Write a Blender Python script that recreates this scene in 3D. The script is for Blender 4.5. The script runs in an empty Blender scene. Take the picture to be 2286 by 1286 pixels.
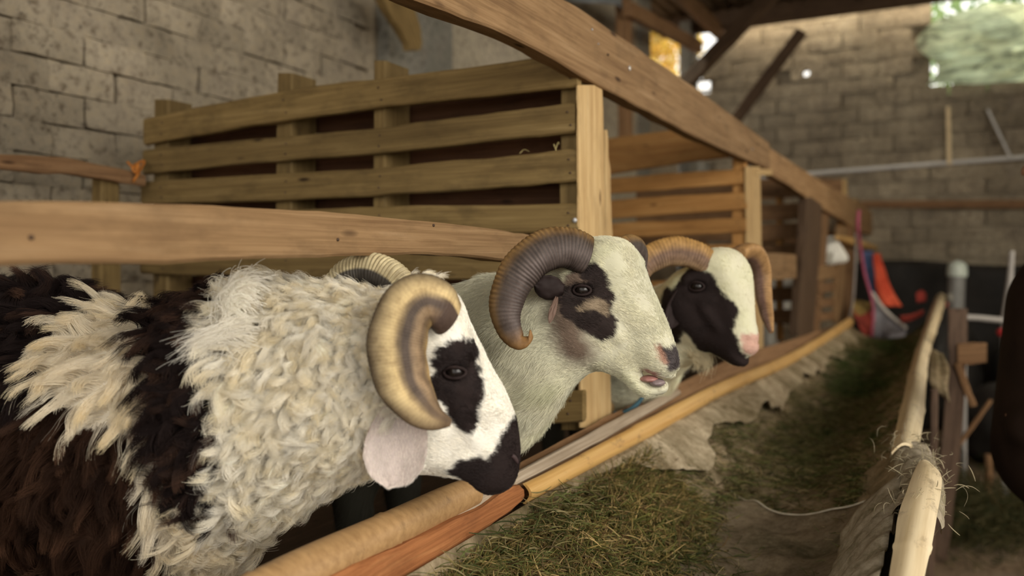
import bpy, bmesh, math, random
import numpy as np
from mathutils import Vector, Matrix, noise as mnoise
random.seed(7)
RNG = np.random.default_rng(7)
SC = bpy.context.scene
COL = SC.collection

# ------------------------------------------------------------------ camera
F = 1880.0                       # focal length in pixels of the 2286 px wide frame
CAM = Vector((0.0, 0.0, 1.40))
TH = math.radians(27.9)          # the pen row runs along +Y, the camera looks 27.9 degrees to its left
PITCH = math.atan(43 / F)
cd = bpy.data.cameras.new('camera'); cam = bpy.data.objects.new('camera', cd); COL.objects.link(cam)
cam.location = CAM
cam.rotation_euler = (math.pi / 2 - PITCH, 0, TH)
cd.sensor_width = 36.0; cd.lens = 36.0 * F / 2286; cd.clip_start = 0.05; cd.clip_end = 200
cd.dof.use_dof = True; cd.dof.focus_distance = 1.42; cd.dof.aperture_fstop = 2.2
SC.camera = cam
CR = Vector((math.cos(TH), math.sin(TH), 0))
CU0 = Vector((0, 0, 1)); CF0 = Vector((-math.sin(TH), math.cos(TH), 0))
CF = (CF0 * math.cos(PITCH) - CU0 * math.sin(PITCH)); CU = CU0 * math.cos(PITCH) + CF0 * math.sin(PITCH)

# ------------------------------------------------------------------ world and light
SC.view_settings.view_transform = 'Standard'; SC.view_settings.look = 'None'
SC.view_settings.exposure = 0.18; SC.view_settings.gamma = 1.0; SC.view_settings.use_curve_mapping = False
w = bpy.data.worlds.new('sky'); SC.world = w; w.use_nodes = True
bg = w.node_tree.nodes['Background']; bg.inputs[0].default_value = (1.0, 0.97, 0.90, 1); bg.inputs[1].default_value = 1.7

def area(name, loc, target, sx, sy, power, col):
    l = bpy.data.lights.new(name, 'AREA'); l.shape = 'RECTANGLE'; l.size = sx; l.size_y = sy; l.energy = power; l.color = col
    o = bpy.data.objects.new(name, l); COL.objects.link(o); o.location = loc
    o.rotation_euler = (Vector(target) - Vector(loc)).to_track_quat('-Z', 'Y').to_euler()
    return o
# daylight through the open bay in the right-hand wall beside the camera and through the open front behind it
area('side_bay_daylight', (2.3, 0.2, 2.35), (-1.2, 1.4, 0.9), 2.4, 1.6, 84, (1.0, 0.94, 0.83))
area('front_daylight', (-1.0, -2.3, 2.7), (-1.2, 2.5, 1.2), 3.0, 1.6, 12, (1.0, 0.92, 0.76))
area('aisle_fill', (2.3, 5.2, 2.5), (-.9, 5.0, 1.1), 2.2, 1.2, 52, (1.0, 0.88, 0.70))  # added fill to brighten the far pens; the wall is closed here
area('eave_slit_daylight', (-.9, 9.36, 4.22), (-.9, 9.62, 3.0), 3.4, .12, 26, (1.0, 0.84, 0.60))
# low sun that rakes the outer side of the far corner
sl = bpy.data.lights.new('sun', 'SUN'); sl.energy = 6.0; sl.angle = 0.02; sl.color = (1, .86, .62)
so = bpy.data.objects.new('sun', sl); COL.objects.link(so)
so.rotation_euler = Vector((0.85, -0.25, -0.60)).to_track_quat('-Z', 'Y').to_euler()

# ------------------------------------------------------------------ picture to place
def ray(px, py):
    return CF + CR * ((px - 1143) / F) + CU * ((643 - py) / F)
def onX(px, py, X):
    r = ray(px, py); return CAM + r * ((X - CAM.x) / r.x)
def onY(px, py, Y):
    r = ray(px, py); return CAM + r * ((Y - CAM.y) / r.y)
def onZ(px, py, Z):
    r = ray(px, py); return CAM + r * ((Z - CAM.z) / r.z)
def at(px, py, d):
    return CAM + ray(px, py) * d

# ------------------------------------------------------------------ noise in numpy
def vnoise(P, freq, seed=0):
    Q = np.asarray(P, dtype=np.float64) * freq + seed * 17.31
    i = np.floor(Q).astype(np.int64); f = Q - i; f = f * f * (3 - 2 * f)
    def h(a, b, c):
        n = (a * 73856093) ^ (b * 19349663) ^ (c * 83492791) ^ (seed * 2654435761)
        n = (n ^ (n >> 13)) * 1274126177 & 0x7fffffff
        n = (n ^ (n >> 11)) * 668265263 & 0x7fffffff
        return (n & 0xffff) / 32767.5 - 1
    x, y, z = i[..., 0], i[..., 1], i[..., 2]; fx, fy, fz = f[..., 0], f[..., 1], f[..., 2]
    def L(a, b, t): return a + (b - a) * t
    return L(L(L(h(x, y, z), h(x + 1, y, z), fx), L(h(x, y + 1, z), h(x + 1, y + 1, z), fx), fy),
             L(L(h(x, y, z + 1), h(x + 1, y, z + 1), fx), L(h(x, y + 1, z + 1), h(x + 1, y + 1, z + 1), fx), fy), fz)
def fbm(P, freq, seed=0, o=3):
    s = 0; a = 1; t = 0
    for k in range(o):
        s = s + a * vnoise(P, freq * 2 ** k, seed + k); t += a; a *= .5
    return s / t

# ------------------------------------------------------------------ objects
def tag(o, label=None, cat=None, group=None, kind=None):
    if label: o['label'] = label
    if cat: o['category'] = cat
    if group: o['group'] = group
    if kind: o['kind'] = kind
    return o
def empty(name, loc, label, cat, group=None):
    o = bpy.data.objects.new(name, None); COL.objects.link(o); o.location = loc; o.empty_display_size = .05
    return tag(o, label, cat, group)
def place(o, M, parent=None):
    """world matrix M under a parent that is only translated"""
    if parent is not None:
        o.parent = parent
        M = PW[parent.name].inverted() @ M
    o.matrix_basis = M
PW = {}
def pw(o, M=None):
    PW[o.name] = M if M is not None else Matrix.Translation(o.location)
    return o
def mkmesh(name, V, Fc, mat, parent=None, M=None, smooth=True, sharp=None):
    me = bpy.data.meshes.new(name)
    if isinstance(V, np.ndarray) and isinstance(Fc, np.ndarray):
        n = Fc.shape[1]
        me.vertices.add(len(V)); me.vertices.foreach_set('co', V.astype(np.float32).ravel())
        me.loops.add(Fc.size); me.loops.foreach_set('vertex_index', Fc.astype(np.int32).ravel())
        me.polygons.add(len(Fc)); me.polygons.foreach_set('loop_start', np.arange(0, Fc.size, n, dtype=np.int32))
        me.update(calc_edges=True); me.validate()
    else:
        me.from_pydata([tuple(v) for v in V], [], [tuple(f) for f in Fc]); me.update()
    if smooth: me.polygons.foreach_set('use_smooth', [True] * len(me.polygons))
    if sharp and smooth:
        try: me.set_sharp_from_angle(angle=sharp)
        except Exception: pass
    if mat: me.materials.append(mat)
    o = bpy.data.objects.new(name, me); COL.objects.link(o)
    place(o, M if M is not None else Matrix.Identity(4), parent)
    pw(o, M if M is not None else Matrix.Identity(4))
    return o
def setcol(o, C, name='col'):
    a = o.data.color_attributes.new(name, 'FLOAT_COLOR', 'POINT')
    C4 = np.ones((len(C), 4), np.float32); C4[:, :3] = C
    a.data.foreach_set('color', C4.ravel())

def board_from_pairs(name, pairs, thick, mat, parent=None, jit=.0015, bev=.004, seed=None, ends=True, nsub=None, slant=0):
    """A sawn board: pairs of 3D points (edge a, edge b) along it, thickness vector away from its seen face. Local X runs along it."""
    seed = seed if seed is not None else random.randint(0, 9999)
    A = [Vector(p[0]) for p in pairs]; B = [Vector(p[1]) for p in pairs]; T = Vector(thick)
    # resample
    n = nsub or 3
    A2, B2 = [], []
    for i in range(len(A) - 1):
        for k in range(n):
            t = k / n; A2.append(A[i].lerp(A[i + 1], t)); B2.append(B[i].lerp(B[i + 1], t))
    A2.append(A[-1]); B2.append(B[-1])
    c0 = (A2[0] + B2[0]) / 2 + T / 2; c1 = (A2[-1] + B2[-1]) / 2 + T / 2
    x = (c1 - c0).normalized(); y = T.normalized(); y = (y - x * y.dot(x)).normalized(); z = x.cross(y)
    M = Matrix((( x.x, y.x, z.x, c0.x), (x.y, y.y, z.y, c0.y), (x.z, y.z, z.z, c0.z), (0, 0, 0, 1)))
    Mi = M.inverted()
    V = []; rings = len(A2); tl = T.length
    for i in range(rings):
        a, b = A2[i], B2[i]; wv = (b - a); wl = wv.length; wd = wv.normalized(); td = T.normalized()
        bb = min(bev, wl * .2, tl * .25)
        if ends and i in (0, rings - 1): bb *= 1.6
        prof = [(0, bb), (bb, 0), (wl / 2, -bb * .0), (wl - bb, 0), (wl, bb), (wl, tl - bb), (wl - bb, tl), (wl / 2, tl), (bb, tl), (0, tl - bb)]
        for (u, v) in prof:
            p = a + wd * u + td * v
            nz = mnoise.noise(Vector((p.x * 9, p.y * 9, p.z * 9 + seed)))
            nz2 = mnoise.noise(Vector((p.x * 40 + seed, p.y * 40, p.z * 40)))
            q = p + (wd * (u / wl - .5) * 2 + td * (v / tl - .5) * 1.2) * (nz * jit * 1.6 + nz2 * jit * .7)
            V.append(Mi @ q)
    m = 10; Fc = []
    for i in range(rings - 1):
        for k in range(m):
            k2 = (k + 1) % m
            Fc.append((i * m + k, i * m + k2, (i + 1) * m + k2, (i + 1) * m + k))
    Fc.append(tuple(range(m - 1, -1, -1))); Fc.append(tuple((rings - 1) * m + k for k in range(m)))
    o = mkmesh(name, V, Fc, mat, parent, M, smooth=True, sharp=math.radians(40))
    bm = bmesh.new(); bm.from_mesh(o.data); bmesh.ops.recalc_face_normals(bm, faces=bm.faces); bm.to_mesh(o.data); bm.free()
    try: o.data.set_sharp_from_angle(angle=math.radians(40))
    except Exception: pass
    return o
def rail(name, X, tr, t, mat, parent=None, **k):
    """board in the plane X = const traced as (px, y top, y bottom)"""
    return board_from_pairs(name, [(onX(p, a, X), onX(p, b, X)) for p, a, b in tr], (-t, 0, 0), mat, parent, **k)
def slat(name, Y, tr, t, mat, parent=None, **k):
    return board_from_pairs(name, [(onY(p, a, Y), onY(p, b, Y)) for p, a, b in tr], (0, t, 0), mat, parent, **k)
def upright(name, plane, val, tr, t, mat, parent=None, **k):
    """vertical timber traced as (py, x left, x right) on plane 'X' or 'Y'"""
    fn = onX if plane == 'X' else onY
    tv = (-t, 0, 0) if plane == 'X' else (0, t, 0)
    return board_from_pairs(name, [(fn(a, p, val), fn(b, p, val)) for p, a, b in tr], tv, mat, parent, **k)
def timber(name, a, b, w, t, mat, parent=None, up=(0, 0, 1), n=4, **k):
    """straight board from a to b, w along up, t across"""
    a = Vector(a); b = Vector(b); x = (b - a).normalized(); u = Vector(up); u = (u - x * u.dot(x)).normalized(); s = x.cross(u)
    pr = []
    for i in range(n + 1):
        c = a.lerp(b, i / n); pr.append((c + u * w / 2 - s * t / 2, c - u * w / 2 - s * t / 2))
    return board_from_pairs(name, pr, s * t, mat, parent, **k)

def catmull(pts, n):
    """pts: array (k, c) -> smooth samples (n, c)"""
    P = np.asarray(pts, float); k = len(P)
    Pe = np.vstack([2 * P[0] - P[1], P, 2 * P[-1] - P[-2]])
    seg = np.r_[0, np.cumsum(np.linalg.norm(np.diff(P[:, :3], axis=0), axis=1))]; seg /= seg[-1]
    t = np.linspace(0, 1, n); out = []
    for tt in t:
        i = min(np.searchsorted(seg, tt, side='right') - 1, k - 2); i = max(i, 0)
        u = (tt - seg[i]) / max(seg[i + 1] - seg[i], 1e-9)
        p0, p1, p2, p3 = Pe[i], Pe[i + 1], Pe[i + 2], Pe[i + 3]
        out.append(.5 * ((2 * p1) + (-p0 + p2) * u + (2 * p0 - 5 * p1 + 4 * p2 - p3) * u * u + (-p0 + 3 * p1 - 3 * p2 + p3) * u ** 3))
    return np.array(out)
def tube(name, pts, rad, mat, parent=None, n=40, m=14, ref=(0, 0, 1), flat=1.0, cap=True, fn=None, M=None, centre=None):
    """swept tube through pts (k,3), rad (k,) ; fn(i_frac, ang) scales the radius"""
    P = catmull(np.c_[np.asarray([tuple(p) for p in pts], float), np.asarray(rad, float)], n)
    C, R = P[:, :3], np.maximum(P[:, 3], 1e-4)
    T = np.gradient(C, axis=0); T /= np.linalg.norm(T, axis=1)[:, None]
    u = np.asarray(ref, float); U = []; 
    for i in range(n):
        if centre is not None: u = C[i] - np.asarray(tuple(centre), float)
        u = u - T[i] * u.dot(T[i]); u = u / np.linalg.norm(u); U.append(u.copy())
    U = np.array(U); W = np.cross(T, U)
    ang = np.linspace(0, 2 * np.pi, m, endpoint=False)
    fr = np.linspace(0, 1, n)
    S = np.ones((n, m)) if fn is None else fn(fr[:, None] + 0 * ang[None], ang[None] + 0 * fr[:, None])
    V = C[:, None] + (U[:, None] * np.cos(ang)[None, :, None] + W[:, None] * np.sin(ang)[None, :, None] * flat) * (R[:, None] * S)[:, :, None]
    V = V.reshape(-1, 3)
    idx = np.arange(n * m).reshape(n, m); a = idx[:-1]; b = idx[1:]
    Fc = [tuple(q) for q in np.stack([a, np.roll(a, -1, 1), np.roll(b, -1, 1), b], -1).reshape(-1, 4)]
    if cap:
        Fc.append(tuple(idx[0][::-1])); Fc.append(tuple(idx[-1]))
    M = M or Matrix.Translation(Vector(C[0]))
    Mi = np.array(M.inverted())
    V = V @ Mi[:3, :3].T + Mi[:3, 3]
    o = mkmesh(name, V.tolist(), Fc, mat, parent, M, smooth=True, sharp=math.radians(60))
    return o, fr, ang

# ------------------------------------------------------------------ materials
def nodes(name):
    m = bpy.data.materials.new(name); m.use_nodes = True; nt = m.node_tree; b = nt.nodes['Principled BSDF']
    return m, nt, b
def N(nt, t, **kw):
    n = nt.nodes.new(t)
    for k, v in kw.items(): setattr(n, k, v)
    return n
def ramp(nt, src, stops):
    r = N(nt, 'ShaderNodeValToRGB'); e = r.color_ramp.elements
    while len(e) < len(stops): e.new(.5)
    for x, (p, c) in zip(e, stops): x.position = p; x.color = (*c, 1) if len(c) == 3 else c
    nt.links.new(src, r.inputs[0]); return r.outputs[0]
def texco(nt, scale=(1, 1, 1), kind='Object', loc=None):
    tc = N(nt, 'ShaderNodeTexCoord'); mp = N(nt, 'ShaderNodeMapping'); mp.inputs['Scale'].default_value = scale
    nt.links.new(tc.outputs[kind], mp.inputs[0])
    if loc == 'random':
        oi = N(nt, 'ShaderNodeObjectInfo'); ml = N(nt, 'ShaderNodeMath', operation='MULTIPLY'); ml.inputs[1].default_value = 53
        nt.links.new(oi.outputs['Random'], ml.inputs[0]); nt.links.new(ml.outputs[0], mp.inputs['Location'])
    return mp.outputs[0]
def noise(nt, vec, scale, detail=4, rough=.55, dist=0):
    n = N(nt, 'ShaderNodeTexNoise'); n.inputs['Scale'].default_value = scale; n.inputs['Detail'].default_value = detail
    n.inputs['Roughness'].default_value = rough; n.inputs['Distortion'].default_value = dist
    nt.links.new(vec, n.inputs['Vector']); return n.outputs[0]
def mix(nt, a, b, fac, mode='MIX'):
    m = N(nt, 'ShaderNodeMix', data_type='RGBA', blend_type=mode)
    for s, v in ((0, fac), (6, a), (7, b)):
        if isinstance(v, (int, float)): m.inputs[s].default_value = v
        elif isinstance(v, tuple): m.inputs[s].default_value = (*v, 1) if len(v) == 3 else v
        else: nt.links.new(v, m.inputs[s])
    return m.outputs[2]
def bump(nt, b, h, strength, dist=.002):
    n = N(nt, 'ShaderNodeBump'); n.inputs['Strength'].default_value = strength; n.inputs['Distance'].default_value = dist
    nt.links.new(h, n.inputs['Height']); nt.links.new(n.outputs[0], b.inputs['Normal'])
def wood(name, c1, c2, c3=None, dirt=.4, rough=.75, grain=1.0, knots=True, vary=.18):
    m, nt, b = nodes(name)
    v = texco(nt, (2.2, 38, 38), loc='random')
    g = noise(nt, v, 1.3 * grain, 6, .6, .6)
    v2 = texco(nt, (.8, 160, 160), loc='random'); g2 = noise(nt, v2, 2, 3, .6)
    col = ramp(nt, g, [(.25, c1), (.55, c2), (.8, c3 or c2)])
    col = mix(nt, col, ramp(nt, g2, [(.35, (.55, .5, .42)), (.6, (1, 1, 1))]), .55, 'MULTIPLY')
    v3 = texco(nt, (3.5, 7, 7), loc='random'); d = noise(nt, v3, 2.3, 5, .65)
    col = mix(nt, col, tuple(x * .33 for x in c1), ramp(nt, d, [(.5, (0, 0, 0)), (.78, (dirt,) * 3)]))
    if knots:
        vo = N(nt, 'ShaderNodeTexVoronoi', feature='F1'); vo.inputs['Scale'].default_value = 1.0
        nt.links.new(texco(nt, (4.5, 16, 16), loc='random'), vo.inputs['Vector'])
        col = mix(nt, col, (c1[0] * .25, c1[1] * .2, c1[2] * .16), ramp(nt, vo.outputs['Distance'], [(.05, (1, 1, 1)), (.13, (0, 0, 0))]))
    oi = N(nt, 'ShaderNodeObjectInfo')
    hv = N(nt, 'ShaderNodeHueSaturation'); mr = N(nt, 'ShaderNodeMapRange'); mr.inputs[3].default_value = 1 - vary; mr.inputs[4].default_value = 1 + vary
    nt.links.new(oi.outputs['Random'], mr.inputs[0]); nt.links.new(mr.outputs[0], hv.inputs['Value']); nt.links.new(col, hv.inputs['Color'])
    nt.links.new(hv.outputs[0], b.inputs['Base Color'])
    b.inputs['Roughness'].default_value = rough; b.inputs['Specular IOR Level'].default_value = .25
    bump(nt, b, mix(nt, g, g2, .5), .45, .003)
    return m
def plain(name, c, rough=.8, spec=.3, var=.15, sc=20, bmp=.3, metal=0):
    m, nt, b = nodes(name)
    n = noise(nt, texco(nt), sc, 5, .6)
    nt.links.new(ramp(nt, n, [(.3, tuple(x * (1 - var) for x in c)), (.7, tuple(min(1, x * (1 + var)) for x in c))]), b.inputs['Base Color'])
    b.inputs['Roughness'].default_value = rough; b.inputs['Specular IOR Level'].default_value = spec; b.inputs['Metallic'].default_value = metal
    if bmp: bump(nt, b, n, bmp, .003)
    return m
W_RAIL = wood('sawn_rail_wood', (.195, .108, .048), (.31, .188, .090), (.40, .262, .142), dirt=.45)
W_OLIVE = wood('olive_slat_wood', (.125, .080, .028), (.205, .137, .052), (.28, .195, .085), dirt=.6)
W_UMBER = wood('umber_post_wood', (.075, .045, .03), (.13, .082, .055), (.19, .13, .09), dirt=.5)
W_PALE = wood('pale_post_wood', (.42, .26, .11), (.58, .40, .19), (.70, .52, .29), dirt=.3)
W_ORANGE = wood('orange_slat_wood', (.29, .130, .036), (.43, .22, .070), (.56, .33, .13), dirt=.4)
W_DARK = wood('dark_old_wood', (.055, .032, .018), (.10, .06, .034), (.15, .095, .055), dirt=.5)
W_BROWN = wood('brown_old_wood', (.17, .09, .042), (.26, .145, .07), (.34, .21, .11), dirt=.5)
W_GREY = wood('grey_lath_wood', (.27, .205, .14), (.40, .32, .235), (.52, .44, .34), dirt=.3)
W_RED = wood('reddish_old_wood', (.22, .075, .025), (.36, .14, .05), (.52, .25, .10), dirt=.5)
def bamboo_mat(name, c1, c2):
    m, nt, b = nodes(name)
    g = noise(nt, texco(nt, (1.5, 60, 60), loc='random'), 1.5, 4, .6)
    col = ramp(nt, g, [(.3, c1), (.7, c2)])
    s = noise(nt, texco(nt, (6, 14, 14), loc='random'), 2.0, 6, .7)
    col = mix(nt, col, (.12, .07, .035), ramp(nt, s, [(.56, (0, 0, 0)), (.74, (.75,) * 3)]))
    nt.links.new(col, b.inputs['Base Color']); b.inputs['Roughness'].default_value = .5
    bump(nt, b, g, .2, .002); return m
B_YEL = bamboo_mat('yellow_bamboo', (.50, .27, .075), (.68, .43, .16))
B_PALE = bamboo_mat('pale_bamboo', (.55, .42, .24), (.74, .61, .40))
B_BROWN = bamboo_mat('brown_bamboo', (.30, .17, .07), (.43, .26, .115))
# ================================================================== the setting
XW = -2.75; YW = 9.6; XR = 2.75; ZR = 4.12
def wall_mat(name, c1, c2, c3, moss=None, stain=(.16, .13, .10), sc=1.0, pits=True):
    m, nt, b = nodes(name)
    v = texco(nt, (1, 1, 1), 'Object')
    geo = N(nt, 'ShaderNodeNewGeometry'); v = geo.outputs['Position']
    a = noise(nt, v, 1.6 * sc, 6, .65); f = noise(nt, v, 26, 5, .7); g = noise(nt, v, 90, 3, .7)
    col = ramp(nt, a, [(.32, c1), (.5, c2), (.68, c3)])
    col = mix(nt, col, ramp(nt, f, [(.34, (.38, .33, .29)), (.48, (1, 1, 1)), (.7, (1.18, 1.12, 1.02))]), .85, 'MULTIPLY')
    col = mix(nt, col, stain, ramp(nt, noise(nt, v, 3.2, 6, .75), [(.52, (0, 0, 0)), (.72, (.75,) * 3)]))
    if pits:
        col = mix(nt, col, (.05, .04, .035), ramp(nt, noise(nt, v, 42, 4, .8), [(.60, (0, 0, 0)), (.70, (.9,) * 3)]))
    oi = N(nt, 'ShaderNodeObjectInfo'); mr = N(nt, 'ShaderNodeMapRange'); mr.inputs[3].default_value = .86; mr.inputs[4].default_value = 1.14
    nt.links.new(oi.outputs['Random'], mr.inputs[0]); hv = N(nt, 'ShaderNodeHueSaturation')
    nt.links.new(mr.outputs[0], hv.inputs['Value']); nt.links.new(col, hv.inputs['Color'])
    nt.links.new(hv.outputs[0], b.inputs['Base Color']); b.inputs['Roughness'].default_value = .95; b.inputs['Specular IOR Level'].default_value = .1
    bump(nt, b, mix(nt, f, g, .4), .9, .012)
    return m
M_BRICKL = wall_mat('smeared_brick', (.21, .175, .128), (.32, .272, .20), (.47, .40, .30))
M_MORTAR = wall_mat('old_mortar', (.22, .185, .14), (.32, .27, .20), (.42, .36, .27))
M_PLASTER = wall_mat('pale_plaster', (.33, .29, .22), (.43, .38, .29), (.52, .46, .36), pits=False)
M_CONC = wall_mat('grey_concrete', (.15, .145, .12), (.22, .21, .18), (.29, .28, .24), pits=False)
M_BLOCK = wall_mat('end_wall_block', (.24, .20, .145), (.33, .28, .205), (.45, .39, .29), sc=.8)
M_FLOOR = wall_mat('dirt_floor', (.10, .07, .045), (.16, .115, .075), (.22, .17, .115), pits=False)
M_ROOF = plain('rusty_roof_sheet', (.10, .07, .045), .8, .2, .5, 6)

def box(name, lo, hi, mat, parent=None, kind='structure'):
    lo = Vector(lo); hi = Vector(hi); c = (lo + hi) / 2; h = (hi - lo) / 2
    V = [(sx * h.x, sy * h.y, sz * h.z) for sx in (-1, 1) for sy in (-1, 1) for sz in (-1, 1)]
    Fc = [(0, 1, 3, 2), (4, 6, 7, 5), (0, 4, 5, 1), (2, 3, 7, 6), (0, 2, 6, 4), (1, 5, 7, 3)]
    o = mkmesh(name, V, Fc, mat, parent, Matrix.Translation(c), smooth=False)
    if kind: o['kind'] = kind
    return o

# brick / block meshes: a few uneven shapes shared by all courses
def brick_mesh(name, L, H, D, mat, k, rough=.004):
    V = []; nx, nz = 4, 3
    for iy in (0, 1):
        for i in range(nx + 1):
            for j in range(nz + 1):
                x = (i / nx - .5) * L; z = (j / nz - .5) * H; e = 0
                if i in (0, nx): x *= .982
                if j in (0, nz): z *= .968
                cx = (i in (0, nx)) + (j in (0, nz))
                q = mnoise.noise(Vector((x * 14 + k * 3.7, z * 14, k * 1.3))) * rough * 2.2
                y = (-D / 2 + cx * .004 + q) if iy == 0 else D / 2
                V.append((x + mnoise.noise(Vector((z * 30, k, 1))) * rough, y, z + mnoise.noise(Vector((x * 22, k, 7))) * rough))
    m1 = (nx + 1) * (nz + 1); Fc = []
    for i in range(nx):
        for j in range(nz):
            a = i * (nz + 1) + j; Fc.append((a, a + nz + 1, a + nz + 2, a + 1))
    ring = [i * (nz + 1) for i in range(nx + 1)] + [nx * (nz + 1) + j for j in range(1, nz + 1)] + [i * (nz + 1) + nz for i in range(nx - 1, -1, -1)] + [j for j in range(nz - 1, 0, -1)]
    for a, b in zip(ring, ring[1:] + ring[:1]): Fc.append((b, a, a + m1, b + m1))
    me = bpy.data.meshes.new(name); me.from_pydata(V, [], Fc); me.update(); me.materials.append(mat)
    me.polygons.foreach_set('use_smooth', [True] * len(me.polygons))
    try: me.set_sharp_from_angle(angle=math.radians(50))
    except Exception: pass
    return me
BR = [brick_mesh('brick', .2525, .1080, .06, M_BRICKL, k, .0065) for k in range(6)]
BL = [brick_mesh('block', .3345, .1565, .07, M_BLOCK, k, .003) for k in range(6)]

wall_left = box('wall_left', (XW - .25, -2.5, 0), (XW - .018, 7.75, ZR), M_MORTAR)
tag(wall_left, 'mortar smeared brick wall behind the sheep pens', 'wall')
def add_bricks(wall, meshes, n, fn, name='brick'):
    Wp = PW[wall.name].inverted()
    for k in range(n):
        M = fn(k)
        if M is None: continue
        o = bpy.data.objects.new(name, meshes[random.randrange(len(meshes))]); COL.objects.link(o); o.parent = wall; o.matrix_basis = Wp @ M
RL = Matrix.Rotation(math.pi / 2, 4, 'Z')
rows, cols = 17, 13
def left_brick(k):
    r, c = divmod(k, cols)
    y = 1.05 + c * .252 + (r % 2) * .126 + random.uniform(-.006, .006); z = 1.30 + r * .108 + random.uniform(-.003, .003)
    if y > 3.52: return None
    return Matrix.Translation((XW + random.uniform(-.012, .004), y, z)) @ RL @ Matrix.Rotation(random.uniform(-.012, .012), 4, 'Y')
add_bricks(wall_left, BR, rows * cols, left_brick)
# smooth concrete column, then a plastered stretch
col1 = box('concrete_column', (XW - .05, 3.68, 0), (XW + .06, 4.32, ZR), M_CONC)
tag(col1, 'smooth grey concrete column in the left wall beside the bricks', 'column')
pl = box('wall_plaster', (XW - .02, 4.32, 0), (XW + .02, 7.72, ZR), M_PLASTER); tag(pl, 'pale plastered stretch of the left wall beyond the column', 'wall')

# end wall of bigger blocks, with openings beside and above it
HC_ = onY(1801, 164, YW); hxx, hzz = HC_.x, HC_.z
wall_back = box('wall_back', (-2.18, YW + .03, 0), (hxx - .05, YW + .14, 4.3), M_MORTAR)
box('wall_back_corner', (-2.53, YW + .03, 0), (-2.18, YW + .14, 3.86), M_MORTAR); tag(wall_back, 'dark block wall closing the far end of the barn', 'wall')
def back_block(k):
    r, c = divmod(k, 12)
    x = -2.45 + c * .336 + (r % 2) * .168; z = .80 + r * .158
    if x > .45 or z > 4.25: return None
    if x > -.34 and z > 3.2: return None
    if x < -2.12 and z > 3.82: return None
    if abs(x - hxx) < .17 and abs(z - hzz) < .08: return None
    return Matrix.Translation((x + random.uniform(-.006, .006), YW + random.uniform(-.012, .012), z)) @ Matrix.Rotation(random.uniform(-.01, .01), 4, 'Y')
add_bricks(wall_back, BL, 12 * 22, back_block, 'block')
box('wall_back_upper', (hxx - .05, YW + .03, hzz + .05), (-.27, YW + .14, 4.3), M_MORTAR)
box('wall_back_lower', (hxx - .05, YW + .03, 0), (-.27, YW + .14, hzz - .05), M_MORTAR)
box('wall_back_middle', (hxx + .05, YW + .03, hzz - .05), (-.27, YW + .14, hzz + .05), M_MORTAR)
box('wall_back_low', (-.27, YW + .03, 0), (.62, YW + .14, 3.16), M_MORTAR)
# the block with the round hole in it
hv = []; hf = []; nh = 24
for yy_ in (YW - .035, YW + .035):
    for i in range(nh):
        a = 2 * math.pi * i / nh; c, s_ = math.cos(a), math.sin(a); hv.append((.037 * c, yy_ - YW, .037 * s_))
    for i in range(nh):
        a = 2 * math.pi * i / nh; c, s_ = math.cos(a), math.sin(a); k_ = min(.166 / max(abs(c), 1e-6), .078 / max(abs(s_), 1e-6)); hv.append((k_ * c, yy_ - YW, k_ * s_))
for i in range(nh):
    j = (i + 1) % nh
    hf += [(i, j, nh + j, nh + i), (2 * nh + i, 3 * nh + i, 3 * nh + j, 2 * nh + j), (i, 2 * nh + i, 2 * nh + j, j), (nh + i, nh + j, 3 * nh + j, 3 * nh + i)]
mkmesh('block', hv, hf, M_BLOCK, wall_back, Matrix.Translation((hxx, YW, hzz)), smooth=False)
wr2 = box('wall_back_right', (.62, YW - .05, 0), (XR, YW + .14, 3.16), M_CONC); tag(wr2, 'dark rough wall below the plastic covered opening', 'wall')
box('wall_right', (XR, 2.4, 0), (XR + .15, YW + .3, ZR), M_MORTAR)
box('wall_right_low', (XR, -2.5, 0), (XR + .15, 2.4, .9), M_MORTAR)
floor = box('floor', (-3.2, -3, -.1), (3.2, YW + .3, 0), M_FLOOR); tag(floor, 'bare dirty concrete aisle floor', 'floor')
# corner pillar and the pillar by the yellow opening
p1 = box('corner_pillar', (XW + .01, 9.12, 0), (XW + .13, 9.45, ZR), M_CONC); tag(p1, 'grey pillar between the yellow opening and the bright slit', 'pillar')
p2 = box('opening_pillar', (XW - .1, 7.72, 0), (XW + .05, 8.02, ZR), M_CONC); tag(p2, 'pillar on the near side of the yellow opening', 'pillar')
box('wall_left_low', (XW - .2, 8.0, 0), (XW, 9.15, 3.0), M_MORTAR)
# small blocks left in the slit
for z in (3.44, 3.56):
    box('trim_1', (-2.68, 9.62, z), (-2.53, 9.70, z + .014), M_CONC)
box('trim_2', (XW + .05, YW, 0), (-2.53, YW + .14, 3.32), M_CONC)
box('trim_3', (XW + .05, YW, 3.72), (-2.53, YW + .14, 3.80), M_CONC)

# corrugated roof, a sheet at a time
def roof_sheet(name, x0, x1, y0, y1, z0, z1, mat=M_ROOF):
    n = int((x1 - x0) / .022); V = []; L = [0, .5, 1]
    for i in range(n + 1):
        x = x0 + (x1 - x0) * i / n
        for t in L:
            V.append((x - x0, (y1 - y0) * t, (z1 - z0) * t + .018 * math.sin((x) * 2 * math.pi / .13)))
    Fc = [(i * 3 + j, (i + 1) * 3 + j, (i + 1) * 3 + j + 1, i * 3 + j + 1) for i in range(n) for j in range(2)]
    o = mkmesh(name, V, Fc, mat, ceil, Matrix.Translation((x0, y0, z0)), smooth=True)
    md = o.modifiers.new('t', 'SOLIDIFY'); md.thickness = .004
    return o
ceil = bpy.data.objects.new('ceiling', None); COL.objects.link(ceil); ceil.location = (0, 5, ZR); pw(ceil)
tag(ceil, 'low rusty corrugated roof over the barn', 'roof', kind='structure')
k = 0
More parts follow.
